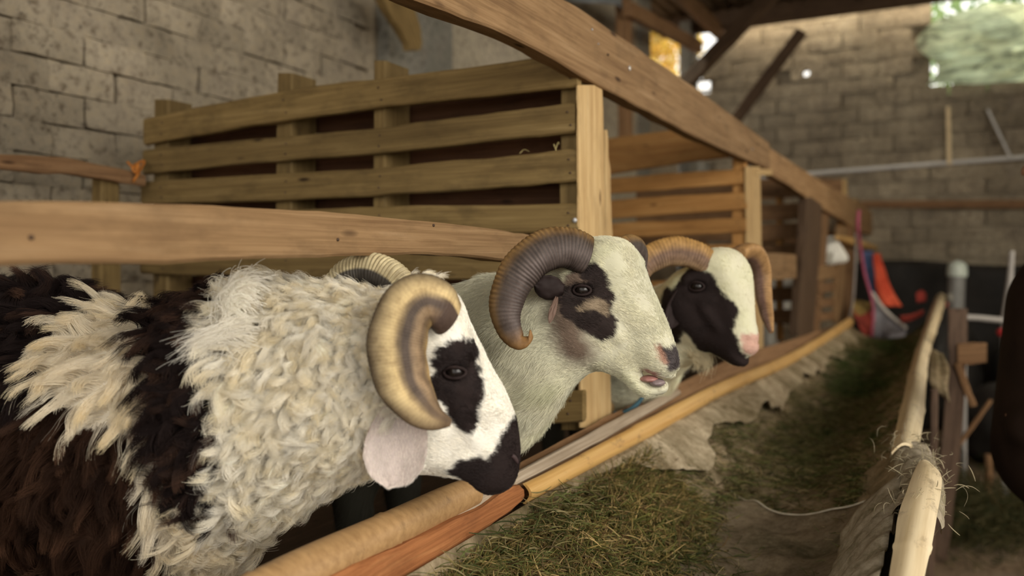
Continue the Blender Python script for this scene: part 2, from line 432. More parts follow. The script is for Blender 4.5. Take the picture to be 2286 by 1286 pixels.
for iy, (y0, y1) in enumerate([(-3.0, -.6), (-.65, 1.8), (1.75, 4.2), (4.15, 6.9), (6.85, 9.38)]):
    for ix in range(8):
        x0 = -3.2 + ix * .80
        k += 1
        sx = x0 + random.uniform(-.02, .02)
        roof_sheet('roof_sheet', sx, sx + .86, y0, y1, ZR + .10 + .008 * (ix % 2) + .006 * (iy % 2), ZR + .10 + .008 * (ix % 2) + .006 * (iy % 2))
def beam(name, a, b, w, t, mat=None, label=None, up=(0, 0, 1)):
    o = timber(name, a, b, w, t, mat or W_DARK, up=up, n=6, jit=.004); o['kind'] = 'structure'
    if label: tag(o, label, 'beam')
    return o
beam('roof_beam', (-3.0, 9.30, ZR + .005), (3.0, 9.30, ZR + .005), .22, .09, label='dark eave beam under the far edge of the roof')
beam('roof_beam', (-3.0, 6.2, ZR + .0), (3.0, 6.2, ZR + .0), .12, .08, label='dark cross beam under the middle of the roof')
beam('roof_beam', (-2.35, 3.0, ZR - .12), (-2.35, 9.5, ZR - .12), .14, .08, W_BROWN, 'brown wall plate beam above the yellow opening')
beam('roof_purlin', (-.9, 0, ZR + .04), (-.9, 9.5, ZR + .04), .08, .06, label='dark purlin running along the roof on the pen side')
beam('roof_purlin', (.7, 0, ZR + .04), (.7, 9.5, ZR + .04), .08, .06, label='dark purlin running along the roof over the aisle')
# roof post and braces behind the top rail
def pxline(name, a, b, w, t, mat, label=None, cat='beam', **k):
    o = timber(name, at(*a), at(*b), w, t, mat, n=6, jit=.003, **k)
    return tag(o, label, cat) if label else o
o = upright('roof_post', 'Y', 6.3, [(-20, 1372, 1400), (120, 1376, 1402), (330, 1380, 1404)], .1, W_BROWN); tag(o, 'dark brown roof post standing behind the top rail', 'post')
o = pxline('roof_brace', (1512, 205, 8.3), (1735, -25, 7.4), .14, .07, W_DARK, 'dark diagonal brace rising from the corner pillar to the roof')
o = pxline('roof_brace', (1640, 270, 8.8), (1790, 70, 8.6), .12, .06, W_DARK, 'dark diagonal brace in front of the block wall')
o = pxline('roof_rafter', (1400, 20, 6.5), (1560, 105, 8.6), .12, .07, W_BROWN, 'brown rafter leading to the corner pillar')
# leaning offcut high on the plastered wall
o = upright('hanging_plank', 'X', -2.45, [(-40, 835, 905), (20, 866, 927), (60, 893, 940), (96, 915, 944), (112, 918, 940)], .05, W_OLIVE, jit=.001)
tag(o, 'short brown plank nailed slantwise high on the plastered wall', 'plank')

# what stands outside: a sunlit yellow bank of leaves beyond the left opening, green leaves beyond the right
def leaf_bank(name, label, c, sx, sy, sz, n, cols, size):
    m, nt, b = nodes(name + '_leaf'); oi = N(nt, 'ShaderNodeVertexColor'); oi.layer_name = 'col'
    nt.links.new(oi.outputs[0], b.inputs['Base Color']); b.inputs['Roughness'].default_value = .6
    tl = N(nt, 'ShaderNodeBsdfTranslucent'); nt.links.new(oi.outputs[0], tl.inputs[0]); mx = N(nt, 'ShaderNodeMixShader'); mx.inputs[0].default_value = .5
    nt.links.new(b.outputs[0], mx.inputs[1]); nt.links.new(tl.outputs[0], mx.inputs[2]); nt.links.new(mx.outputs[0], nt.nodes['Material Output'].inputs[0])
    P = RNG.normal(size=(n, 3)) * .5; P = P * np.array([sx, sy, sz]) + np.array([0, 0, sz])
    d1 = RNG.normal(size=(n, 3)); d1 /= np.linalg.norm(d1, axis=1)[:, None]; d2 = np.cross(d1, RNG.normal(size=(n, 3))); d2 /= np.linalg.norm(d2, axis=1)[:, None]
    s = size * RNG.uniform(.6, 1.3, (n, 1))
    V = np.stack([P - d1 * s, P - d2 * s * .4, P + d1 * s, P + d2 * s * .4], 1).reshape(-1, 3)
    Fc = np.arange(n * 4).reshape(n, 4)
    o = mkmesh(name, V, Fc, m, None, Matrix.Translation(c), smooth=False)
    C = np.array(cols)[RNG.integers(0, len(cols), n)] * RNG.uniform(.5, 1.2, (n, 1)); setcol(o, np.repeat(C, 4, 0))
    return tag(o, label, 'leaves', kind='stuff')
leaf_bank('foliage', 'sunlit yellow leaves seen through the left corner opening', (-5.3, 14.2, 2.6), .9, 2.6, 2.6, 8000, [(.85, .62, .12), (.9, .72, .25), (.6, .4, .06), (.8, .5, .1)], .10)
leaf_bank('foliage', 'green leaves glowing behind the plastic sheet at top right', (1.2, 11.4, 2.2), 2.2, 1.0, 1.6, 4000, [(.25, .42, .15), (.4, .55, .25), (.15, .3, .1)], .10)
g = box('ground', (-30, -12, -.25), (30, 40, -.12), M_FLOOR); tag(g, 'earth outside the barn', 'ground')

# crumpled translucent plastic over the right opening
def sheet(name, fn, nu, nv, mat, label, cat, parent=None, thick=.0):
    V = [fn(i / nu, j / nv) for i in range(nu + 1) for j in range(nv + 1)]
    c = Vector(V[0]); V = [Vector(v) - c for v in V]
    Fc = [(i * (nv + 1) + j, (i + 1) * (nv + 1) + j, (i + 1) * (nv + 1) + j + 1, i * (nv + 1) + j + 1) for i in range(nu) for j in range(nv)]
    o = mkmesh(name, V, Fc, mat, parent, Matrix.Translation(c))
    if thick: md = o.modifiers.new('t', 'SOLIDIFY'); md.thickness = thick
    return tag(o, label, cat) if label else o
def plastic(name, c, trans=.6):
    m, nt, b = nodes(name); b.inputs['Roughness'].default_value = .35
    n = noise(nt, texco(nt, (1, 1, 3)), 3.2, 6, .7, 1.2); bump(nt, b, n, .8, .03)
    cc = ramp(nt, n, [(.36, tuple(x * .35 for x in c)), (.5, c), (.62, tuple(min(1, x * 1.35) for x in c))]); nt.links.new(cc, b.inputs['Base Color'])
    tl = N(nt, 'ShaderNodeBsdfTranslucent'); nt.links.new(cc, tl.inputs[0]); mx = N(nt, 'ShaderNodeMixShader'); mx.inputs[0].default_value = trans
    nt.links.new(b.outputs[0], mx.inputs[1]); nt.links.new(tl.outputs[0], mx.inputs[2]); nt.links.new(mx.outputs[0], nt.nodes['Material Output'].inputs[0]); return m
def pf(u, v):
    x = -.30 + .10 * math.sin(v * 7) * (1 - u) + u * 2.9; z = 3.19 + v * (.66 + .10 * math.sin(u * 7)) + .16 * max(0, .35 - u)
    p = Vector((x, 0, z)); a = mnoise.noise(p * 2.2) * .22 + abs(mnoise.noise(Vector((p.x * 4, 0, p.z * 13)))) * .16 + math.sin(v * 9 + 3 * math.sin(x * 3)) * .03
    return (x, YW - .12 + a * .5, z + mnoise.noise(Vector((x * 3, 1, 2))) * .05 * (1 - v))
sheet('plastic_sheet', pf, 50, 24, plastic('green_white_plastic', (.66, .76, .56), .6), 'crumpled pale green plastic sheet over the top right opening', 'plastic sheet')
sheet('plastic_sheet', lambda u, v: (-2.62 + .10 * math.sin(u * 9) + u * .25, 5.3 + u * .9, 3.40 + v * .50), 24, 6, plastic('grey_plastic', (.35, .38, .40), .5),
      'dark grey plastic hanging under the roof behind the top rail', 'plastic sheet')

sheet('shade_sheet', lambda u, v: (-.98 + u * 2.6, YW - .17 - .02 * math.sin(u * 21) - .04 * mnoise.noise(Vector((u * 6, v * 3, 4))), v * (1.46 + .03 * math.sin(u * 9))), 70, 20, plain('shade_sheet', (.02, .017, .014), .6, .2, .4, 5, .4),  # dark sheet added to give the lower end wall its shade
      'added dark sheet standing in for shade on the lower part of the end wall', 'shade sheet', thick=.003)
# poles fixed along the end wall
def pole(name, a, b, r, mat, label, cat='pole', **k):
    o, _, _ = tube(name, [a, (Vector(a) * .66 + Vector(b) * .34), (Vector(a) * .33 + Vector(b) * .67), b], [r, r * .98, r * 1.02, r * .95], mat, n=24, m=12, **k)
    return tag(o, label, cat)
M_PVC = plain('pvc_grey', (.62, .61, .59), .5, .4, .08, 8)
pole('wall_pipe', onY(1700, 396, YW - .09), onY(2300, 350, YW - .09), .022, M_PVC, 'thin grey pipe running along the block wall', 'pipe')
o = slat('wall_rail', YW - .16, [(1900, 448, 463), (2080, 447, 464), (2310, 446, 465)], .05, W_BROWN); tag(o, 'brown rail fixed low along the far block wall', 'rail')
o = upright('wall_stick', 'Y', YW - .13, [(238, 2112, 2121), (300, 2113, 2123), (366, 2114, 2124)], .02, plain('pale_stick', (.85, .68, .42), .7, .2)); tag(o, 'short pale stick standing on the wall pipe', 'stick')
pole('pipe_stub', onY(2255, 350, YW - .2), onY(2205, 245, YW - .12), .012, M_PVC, 'thin bent wire tied to the wall pipe', 'wire')
# ================================================================== the pens
XP = -.80
NAIL = plain('rusty_nail', (.08, .05, .035), .6, .4, .3, 80, 0, .6)
BOLT = plain('steel_bolt', (.45, .45, .46), .35, .5, .1, 80, 0, .9)
def nailhead(p, r, parent, nrm, mat=NAIL, name='nail'):
    nrm = Vector(nrm).normalized(); p = Vector(p)
    o, _, _ = tube(name, [p - nrm * .004, p + nrm * .001, p + nrm * .0016, p + nrm * .002], [r, r, r * .85, r * .4], mat, parent, n=7, m=10, ref=(0.1, .2, .97))
    return o
def at_root(o): return pw(o, Matrix.Translation(o.location))

# pen floor: planks on bearers, raised above the ground
ZF = .56
fl = empty('pen_floor', (-1.55, 4.0, 0), 'raised plank floor of the sheep pens', 'floor'); pw(fl)
for k in range(13):
    x = -.86 - k * .148
    timber('floor_plank', (x, -1.1, ZF - .015), (x, 9.0, ZF - .015), .03, .138, W_DARK, fl, n=8)
for y in (-.9, .8, 2.6, 4.4, 6.2, 8.0):
    timber('bearer', (-.76, y, ZF - .07), (-2.7, y, ZF - .07), .08, .06, W_DARK, fl)
for y in (-.9, 2.6, 6.2, 8.6):
    for x in (-.9, -2.5):
        timber('floor_leg', (x, y, 0), (x, y, ZF - .11), .09, .09, W_DARK, fl, up=(0, 1, 0))

# top rail in two long boards and a short end
o = rail('top_rail', XP + .01, [(-330, -1088, -615), (0, -863, -453), (400, -591, -257), (760, -345, -80), (850, -292, -28), (1000, -185, 26), (1139, -88, 80), (1222, -32, 124), (1300, 22, 172), (1423, 106, 236), (1528, 178, 292), (1620, 245, 336), (1718, 318, 379)], .045, W_RAIL, jit=.003, nsub=4)
tag(o, 'long bowed sawn top rail running over the nearest pens', 'rail'); pr = o
for (px, py, r, mt) in ((1406, 152, .007, BOLT), (1358, 122, .003, NAIL), (1322, 66, .003, BOLT), (1336, 98, .002, BOLT), (1606, 262, .003, NAIL), (1680, 333, .005, BOLT)):
    nailhead(onX(px, py, XP + .012), r, o, (1, 0, 0), mt)
o = rail('top_rail', XP, [(1708, 322, 384), (1760, 357, 412), (1835, 405, 465), (1917, 452, 514), (1948, 474, 525)], .045, W_RAIL)
tag(o, 'second top rail board butted on beyond the first', 'rail')
o = rail('top_rail', XP - .04, [(1948, 480, 526), (1982, 497, 532)], .05, W_BROWN); tag(o, 'short end of the top rail at the far corner post', 'rail')

# mid rail over the first pen (in front of the fleece)
o = rail('mid_rail', XP, [(-520, 452, 612), (-260, 450, 602), (0, 448, 592), (200, 451, 590), (420, 457, 585), (620, 468, 578), (800, 480, 570), (960, 495, 567), (1090, 510, 577), (1170, 522, 588), (1215, 530, 592)], .040, W_RAIL, jit=.002, nsub=4)
tag(o, 'sawn mid rail in front of the nearest sheep', 'rail')
for (px, py) in ((754, 535), (70, 530), (968, 503)): nailhead(onX(px, py, XP + .001), .0025, o, (1, 0, 0))

o = timber('pen_post', (-.845, .34, ZF), (-.845, .34, 1.93), .07, .05, W_BROWN, up=(0, 1, 0)); tag(o, 'brown corner post carrying the near ends of the top rail and mid rail', 'post')
def pen_post(label, tr, t, mat, X=XP, extra=None):
    o = upright('pen_post', 'X', X, tr, t, mat, jit=.0022, nsub=4); return tag(o, label, 'post')
# post of the first divider: bright sawn post with a thinner split piece behind it
o = pen_post('pale sawn post at the end of the nearest slatted divider', [(190, 1294, 1345), (300, 1294, 1349), (400, 1295, 1350), (500, 1296, 1352), (620, 1297, 1354), (800, 1298, 1360), (955, 1299, 1366)], .010, W_PALE, XP)
rail('packing_piece', XP - .012, [(1335, 172, 205), (1362, 186, 208)], .04, W_DARK, o)
o = pen_post('thin split batten beside the pale post', [(290, 1353, 1357), (350, 1353, 1361), (380, 1353, 1366), (460, 1354, 1366), (600, 1355, 1370), (780, 1357, 1370), (950, 1360, 1372)], .03, W_PALE, XP - .05)

def divider(Y, label, slats, ups, mats, t=.026):
    """slats: list of traces; ups: list of (trace, thickness)"""
    base = onY(slats[0][-1][0], 900, Y); base.z = ZF
    r = empty('pen_divider', base, label, 'pen divider'); pw(r)
    for i, s in enumerate(slats):
        sl_ = slat('slat', Y, s, t, mats[i % len(mats)], r, jit=.0025, nsub=4)
        for u, th in ups:
            xm = (u[0][1] + u[0][2]) / 2
            xs = [q[0] for q in s]
            if min(xs) < xm < max(xs):
                ya = np.interp(xm, xs, [q[1] for q in s]); yb = np.interp(xm, xs, [q[2] for q in s])
                for f in (.3, .72): nailhead(onY(xm + random.uniform(-4, 4), ya + (yb - ya) * f, Y - .001), .0028, sl_, (0, -1, 0))
    for u, th in ups:
        upright('upright', 'Y', Y + t + .001, u, th, W_OLIVE if mats[0] is W_OLIVE else W_ORANGE, r, jit=.002)
    return r
d1 = divider(1.86, 'olive slatted divider between the first and second pen',
    [[(320, 264, 324), (560, 215, 280), (700, 192, 262), (865, 174, 238), (1039, 151, 219), (1226, 126, 200), (1288, 118, 193)],
     [(318, 333, 389), (560, 311, 364), (821, 289, 345), (1039, 259, 320), (1180, 240, 306), (1284, 228, 297)],
     [(315, 405, 456), (560, 391, 450), (821, 377, 438), (1083, 352, 422), (1200, 342, 412), (1291, 332, 404)],
     [(312, 476, 530), (743, 465, 525), (995, 459, 522), (1291, 455, 522)],
     [(312, 560, 612), (800, 566, 625), (1108, 570, 625), (1296, 572, 628)],
     [(500, 700, 760), (1296, 690, 750)],
     [(500, 890, 970), (900, 885, 955), (1200, 877, 947), (1300, 872, 942)]],
    [([(222, 343, 376), (420, 342, 374), (960, 338, 372)], .10), ([(163, 617, 652), (400, 615, 650), (960, 612, 648)], .11),
     ([(135, 833, 861), (400, 832, 860), (960, 830, 860)], .12), ([(180, 1250, 1290), (400, 1250, 1292), (960, 1250, 1293)], .05)], [W_OLIVE])
nailhead(onY(1283, 492, 1.858), .006, d1, (0, -1, 0), BOLT, 'bolt')
# boards on the far side of the uprights close most of the gaps
W_SHADE = wood('shaded_board_wood', (.07, .030, .014), (.115, .052, .024), (.16, .08, .04), dirt=.5)  # shadow behind the slats is put into this dark red colour
for tr_ in ([(350, 300, 350), (560, 268, 318), (700, 250, 296), (865, 230, 290), (1039, 205, 272), (1262, 180, 252)],
            [(350, 362, 425), (560, 348, 402), (821, 330, 388), (1083, 302, 362), (1262, 288, 350)],
            [(350, 430, 490), (560, 432, 478), (821, 424, 470), (1083, 408, 468), (1262, 395, 468)],
            [(350, 500, 580), (743, 505, 585), (1262, 505, 585)], [(350, 615, 700), (800, 615, 700), (1262, 615, 700)]):
    slat('back_slat', 2.012, tr_, .02, W_SHADE, d1)
# straw caught on the slats
ST = plain('dry_straw', (.55, .45, .20), .7, .2, .2, 40, 0)
for (a, b, c) in (((1240, 332), (1246, 318), (1249, 322)), ((1242, 333), (1236, 322), (1240, 326)), ((1160, 340), (1170, 334), (1182, 338))):
    o, _, _ = tube('straw', [onY(a[0], a[1] + 3, 1.85), onY(*b, 1.85), onY(*c, 1.845)], [.0008, .0007, .0003], ST, d1, n=8, m=5)

# back rails of the pens along the left wall
o = rail('back_rail', -2.30, [(-330, 335, 372), (0, 343, 380), (150, 352, 388), (250, 372, 402), (325, 388, 416)], .04, W_BROWN, jit=.004); tag(o, 'rough brown back rail of the first pen against the brick wall', 'rail')
o = upright('back_post', 'X', -2.33, [(386, 226, 268), (500, 226, 270), (760, 226, 272)], .05, W_OLIVE); tag(o, 'short pale upright under the back rail by the brick wall', 'post')
o, _, _ = tube('rope_tie', [at(285, 362, 2.66), at(300, 375, 2.64), at(310, 366, 2.64), at(303, 385, 2.64), at(296, 372, 2.64), at(322, 360, 2.70), at(306, 392, 2.64), at(298, 405, 2.64)], [.004] * 8, plain('orange_rope', (.45, .16, .03), .8, .2), n=60, m=7)
tag(o, 'orange rope knotted round the left end of the divider', 'rope')

# second divider
divider(3.66, 'orange brown slatted divider behind the second ram',
    [[(1130, 344, 420), (1359, 308, 389), (1533, 286, 362), (1600, 278, 354), (1645, 272, 348)],
     [(1130, 425, 462), (1368, 396, 431), (1520, 386, 420), (1661, 377, 411)],
     [(1130, 475, 512), (1373, 446, 487), (1550, 434, 475), (1668, 428, 467)],
     [(1130, 520, 560), (1373, 497, 532), (1520, 492, 525), (1664, 487, 518)],
     [(1130, 570, 610), (1373, 552, 590), (1520, 548, 585), (1668, 545, 580)],
     [(1130, 640, 680), (1400, 630, 670), (1668, 620, 656)], [(1130, 740, 790), (1400, 730, 775), (1668, 715, 757)]],
    [([(300, 1634, 1664), (500, 1634, 1664), (800, 1634, 1662)], .05), ([(330, 1290, 1312), (800, 1290, 1312)], .08)], [W_ORANGE, W_ORANGE], .024)
o = pen_post('pale post at the end of the orange slatted divider', [(372, 1667, 1697), (450, 1668, 1699), (560, 1669, 1701), (680, 1671, 1703), (800, 1673, 1706)], .010, W_PALE)
timber('packing_piece', onX(1672, 385, XP - .02), onX(1712, 385, XP - .02), .03, .05, W_PALE, o)

# third and fourth pens
divider(5.55, 'dim brown slatted divider of the third pen',
    [[(1420, 415, 450), (1700, 408, 440), (1790, 404, 440)], [(1420, 462, 500), (1740, 455, 492), (1800, 452, 488)], [(1420, 510, 545), (1740, 500, 535), (1800, 497, 532)],
     [(1420, 560, 590), (1760, 545, 572), (1800, 543, 570)], [(1420, 650, 680), (1790, 640, 672)], [(1420, 700, 730), (1790, 690, 722)]],
    [([(400, 1732, 1746), (500, 1732, 1746), (760, 1732, 1746)], .05), ([(400, 1560, 1575), (760, 1560, 1575)], .05)], [W_BROWN], .024)
o = pen_post('dark slanting post of the third pen', [(440, 1802, 1836), (520, 1799, 1834), (600, 1792, 1828), (700, 1784, 1820), (752, 1781, 1816)], .05, W_DARK)
o = pen_post('light edged batten against the dark slanting post', [(455, 1840, 1852), (600, 1832, 1843), (752, 1818, 1829)], .03, W_BROWN, XP - .03)
o = rail('mid_rail', XP - .01, [(1698, 566, 626), (1740, 565, 625), (1778, 568, 622)], .05, W_RAIL); tag(o, 'short thick board nailed beside the pale post of the third pen', 'board')
o = rail('mid_rail', XP - .02, [(1822, 596, 628), (1850, 594, 624), (1882, 590, 616)], .04, W_RAIL); tag(o, 'short board under the white sheep of the fourth pen', 'board')
for i, (a, b) in enumerate(((634, 655), (668, 688), (700, 718))):
    o = rail('mid_rail', XP - .02, [(1828, a, b), (1858, a - 3, b - 4), (1878, a - 5, b - 7)], .03, W_BROWN)
    tag(o, ['upper', 'middle', 'lowest'][i] + ' of three low slats closing the fourth pen', 'board')
o = pen_post('thin pale post in front of the white sheep', [(505, 1875, 1893), (600, 1873, 1889), (722, 1867, 1880)], .04, W_RAIL)
o = pen_post('far pale post where the red cloth is tied', [(505, 1901, 1914), (600, 1898, 1912), (716, 1893, 1907)], .04, W_BROWN)
o = pen_post('small pale batten sticking up above the top rail', [(400, 1881, 1891), (430, 1882, 1892), (462, 1882, 1893)], .03, W_PALE, XP - .06)
o = pen_post('second batten sticking up beside the far top rail', [(444, 1906, 1915), (470, 1906, 1916), (500, 1906, 1917)], .03, W_PALE, XP - .06)
divider(7.3, 'far brown boards of the last pen', [[(1640, 402, 450), (1830, 397, 436), (1880, 402, 440)], [(1700, 520, 545), (1880, 515, 540)], [(1700, 600, 625), (1880, 590, 615)]],
    [([(400, 1868, 1878), (700, 1868, 1878)], .05)], [W_BROWN], .024)
o, _, _ = tube('bamboo_pole', [onX(1868, 530, XP + .03), onX(1900, 540, XP + .03), onX(1940, 551, XP + .03), onX(1984, 563, XP + .03)], [.015, .036, .034, .012], B_YEL, n=20, m=12)
tag(o, 'thin yellow bamboo pole sticking out at the far end of the pens', 'pole')

# ------------------------------------------------------------------ near rails of the trough
XB = -.70
def bamboo(name, pts, rad, mat, label, nodes_at=(), cat='bamboo rail', half=False, m=18, n=90, ref=(0, 0, 1)):
    nodes_at = list(nodes_at)
    def fn(f, a):
        s = np.ones_like(f)
        for q in nodes_at: s = s + .07 * np.exp(-((f - q) / .006) ** 2) - .04 * np.exp(-((f - q - .012) / .006) ** 2)
        return s * (1 + .02 * np.sin(a * 3 + f * 7))
    o, _, _ = tube(name, pts, rad, mat, n=n, m=m, fn=fn, ref=ref)
    if half:
        pass
    return tag(o, label, cat)
zz = lambda px, py, X: onX(px, py, X)
# brown rounded pole nearest, its end under the muzzle
bamboo('bamboo_rail', [zz(380, 1440, -.74), zz(640, 1296, -.74), zz(867, 1187, -.74), zz(985, 1128, -.74), zz(1052, 1097, -.735)],
       [.030, .030, .029, .028, .025], B_BROWN, 'smooth brown bamboo pole lying at the lower left under the fleece', (.2, .62))
# grey lath
o = board_from_pairs('grey_lath', [(onX(a, b, -.722), onX(c, d, -.715)) for a, b, c, d in
     ((560, 1348, 575, 1362), (713, 1276, 724, 1290), (932, 1183, 942, 1197), (1045, 1128, 1057, 1145), (1115, 1074, 1133, 1095), (1180, 1040, 1196, 1062), (1260, 998, 1276, 1020), (1330, 960, 1345, 984), (1401, 922, 1413, 945), (1468, 888, 1478, 906), (1515, 868, 1522, 880))], (-.012, 0, -.004), W_GREY, jit=.001)
tag(o, 'weathered grey lath laid along the trough edge', 'lath')
# inner board between lath and pens
o = board_from_pairs('trough_board', [(onX(a, b, -.775), onX(c, d, -.735)) for a, b, c, d in
     ((1060, 1095, 1060, 1150), (1167, 1028, 1167, 1085), (1300, 958, 1300, 1008), (1372, 920, 1372, 968), (1489, 868, 1489, 905), (1650, 790, 1650, 822), (1760, 760, 1760, 790), (1880, 722, 1880, 740))], (0, 0, -.03), W_BROWN, jit=.002)
tag(o, 'brown inner board of the trough along the pen posts', 'board')
# orange split timber under the brown pole
o = board_from_pairs('split_timber', [(onX(a, b, -.70), onX(c, d, -.70)) for a, b, c, d in
     ((420, 1450, 440, 1600), (700, 1312, 720, 1420), (800, 1262, 820, 1368), (925, 1206, 945, 1290), (1078, 1136, 1092, 1188), (1150, 1092, 1158, 1128), (1168, 1084, 1170, 1116))], (-.03, 0, 0), W_RED, jit=.004, nsub=5, bev=.009)
tag(o, 'rough reddish split timber below the grey lath', 'timber')
# yellow split bamboo from the cut end onwards
def splitbam(name, trace, X, mat, label, bulge=.6, nodes_at=(), cat='bamboo rail', th=.006, parent=None, fnpair=None):
    """outer skin of a split bamboo: curved between the traced upper and lower edge, hollow behind"""
    st = []
    for q in trace:
        st.append(fnpair(q) if fnpair else (onX(q[0], q[1], X), onX(q[0], q[2], X)))
    A = catmull([tuple(a) for a, b in st], 70); Bq = catmull([tuple(b) for a, b in st], 70)
    n = 70; m = 9; V = []; c0 = Vector(((A[0] + Bq[0]) / 2))
    for i in range(n):
        a = Vector(A[i]); b = Vector(Bq[i]); wv = b - a; L = wv.length
        tan = Vector(A[min(i + 1, n - 1)] - A[max(i - 1, 0)]).normalized(); nr = wv.cross(tan).normalized()
        if nr.dot(CAM - a) < 0: nr = -nr
        s = 1
        for q in nodes_at: s += .10 * math.exp(-((i / n - q) / .012) ** 2)
        for layer in (0, 1):
            for j in range(m):
                t = j / (m - 1); h = math.sin(math.pi * t) * L * .5 * bulge * s - layer * th
                p = a + wv * (.5 + (t - .5) * (s if layer == 0 else s * .96)) + nr * h
                V.append(p - c0 + nr * mnoise.noise(Vector(p) * 12) * .0015)
    Fc = []; R = 2 * m
    for i in range(n - 1):
        ring = list(range(m)) + list(range(2 * m - 1, m - 1, -1))
        for q in range(R):
            a, b = ring[q], ring[(q + 1) % R]
            Fc.append((i * R + a, i * R + b, (i + 1) * R + b, (i + 1) * R + a))
    ring = list(range(m)) + list(range(2 * m - 1, m - 1, -1))
    Fc.append(tuple(ring)); Fc.append(tuple((n - 1) * R + q for q in ring[::-1]))
    d = (Vector(A[-1]) - Vector(A[0])).normalized(); y = Vector((0, 0, 1)).cross(d).normalized(); z = d.cross(y)
    Rm = Matrix(((d.x, y.x, z.x), (d.y, y.y, z.y), (d.z, y.z, z.z))); Ri = Rm.inverted()
    M = Matrix.Translation(c0) @ Rm.to_4x4()
    o = mkmesh(name, [Ri @ v for v in V], Fc, mat, parent, M, sharp=math.radians(60))
    return tag(o, label, cat) if label else o
splitbam('bamboo_rail', [(1173, 1080, 1126), (1250, 1042, 1088), (1350, 988, 1034), (1450, 935, 980), (1520, 897, 940), (1620, 849, 882), (1748, 797, 826), (1830, 752, 776), (1900, 706, 730)], XB, B_YEL,
         'yellow split bamboo rail along the sheep side of the trough', .7, (.12, .33, .62, .82))
# cross bearers under the rail at the posts
o = timber('trough_bearer', (-.86, 1.80, .93), (-.72, 1.80, .93), .05, .09, W_BROWN); tag(o, 'short bearer block under the trough board at the first post', 'block')
for i, y in enumerate((.1, 1.98, 3.9, 5.6)):
    o = timber('trough_support', (-.735, y, 0), (-.735, y, .94), .07, .05, W_DARK, up=(0, 1, 0)); tag(o, ['dark leg under the near end of the trough edge', 'dark leg under the trough edge by the first post', 'dark leg under the trough edge by the second post', 'dark leg under the far part of the trough edge'][i], 'leg')

# ------------------------------------------------------------------ right-hand rail of the trough
RR = [(1.00, 2020, 1340), (1.15, 2025, 1286), (1.35, 2045, 1180), (1.62, 2062, 1075)]
def pr_(d):
    return lambda q: (at(q[0], q[2], q[3]), at(q[1], q[2], q[3] + .0))
splitbam('bamboo_rail', [(1975, 2045, 1400, 1.02), (1985, 2064, 1286, 1.15), (1997, 2082, 1209, 1.26), (2005, 2092, 1150, 1.36), (2024, 2101, 1096, 1.47), (2038, 2100, 1058, 1.56), (2052, 2074, 1030, 1.64)], 0, B_PALE,
         'pale flattened bamboo at the lower right end of the trough rail', .35, (.35,), fnpair=pr_(0))
splitbam('bamboo_rail', [(1990, 2050, 1010, 1.80), (1996, 2056, 975, 1.95), (2005, 2062, 935, 2.2), (2016, 2066, 890, 2.55), (2030, 2070, 830, 3.1), (2045, 2078, 780, 3.8), (2062, 2092, 735, 4.7), (2078, 2106, 690, 5.9), (2090, 2112, 662, 7.2)], 0, B_PALE,
         'long pale jointed bamboo rail on the aisle side of the trough', .75, (.1, .22, .36, .5, .64, .78, .9), fnpair=pr_(0))
# ================================================================== trough lining and hay
RP = [at(2010, 1500, .85), at(2025, 1286, 1.15), at(2060, 1075, 1.60), at(2028, 975, 1.95), at(2040, 890, 2.55), at(2050, 830, 3.1), at(2062, 780, 3.8), at(2078, 735, 4.7), at(2092, 690, 5.9), at(2100, 662, 7.2)]
RY = [p.y for p in RP]; RX = [p.x for p in RP]; RZ = [p.z for p in RP]
LP = [onX(a, b, XB) for a, b in ((900, 1260), (1173, 1103), (1350, 1011), (1520, 918), (1748, 811), (1900, 718))]
LY = [p.y for p in LP]; LZ = [p.z for p in LP]
def lining(y, u):
    """u = 0 at the pen side, 1 at the aisle side"""
    xl = XB + .012; xr = np.interp(y, RY, RX) - .012; zl = np.interp(y, LY, LZ) - .012; zr = np.interp(y, RY, RZ) - .005
    x = xl + (xr - xl) * u
    s = 4 * u * (1 - u); sk = s * (1 + .25 * (u - .5)); sag = .235 - .012 * min(max(y, 0), 6) + .02 * math.sin(y * 1.9)
    z = zl + (zr - zl) * u - sag * sk ** .8
    p = Vector((x, y, z))
    fold = mnoise.noise(Vector((y * 9, u * 1.6, 3))) * .022 + mnoise.noise(Vector((y * 22, u * 3, 9))) * .009 + mnoise.noise(p * 14) * .008
    fold *= min(1, u * 7) * min(1, (1 - u) * 9)
    return Vector((x, y, z + fold))
def cloth_mat(name, c1, c2, stain, sc=1.0, weave=420, st=(.48, .66)):
    m, nt, b = nodes(name); geo = N(nt, 'ShaderNodeNewGeometry'); v = geo.outputs['Position']
    col = ramp(nt, noise(nt, v, 7 * sc, 6, .65), [(.35, c1), (.65, c2)])
    col = mix(nt, col, stain, ramp(nt, noise(nt, v, 4.5 * sc, 7, .75, .5), [(st[0], (0, 0, 0)), (st[1], (.9,) * 3)]))
    col = mix(nt, col, ramp(nt, noise(nt, v, 60, 5, .7), [(.35, (.55, .52, .45)), (.6, (1, 1, 1))]), .8, 'MULTIPLY')
    w1 = N(nt, 'ShaderNodeTexWave'); w1.inputs['Scale'].default_value = weave / 3; w1.inputs['Distortion'].default_value = .5; nt.links.new(v, w1.inputs[0])
    w1.bands_direction = 'Y'
    nt.links.new(col, b.inputs['Base Color']); b.inputs['Roughness'].default_value = .9; b.inputs['Specular IOR Level'].default_value = .15
    bump(nt, b, mix(nt, w1.outputs[0], noise(nt, v, 120, 3, .6), .6), .5, .002)
    return m
M_SACK = cloth_mat('dirty_woven_sack', (.26, .19, .11), (.44, .345, .225), (.10, .08, .035), st=(.42, .62))
M_SACK2 = cloth_mat('brown_woven_sack', (.17, .13, .085), (.26, .205, .135), (.09, .075, .04), 1.3)
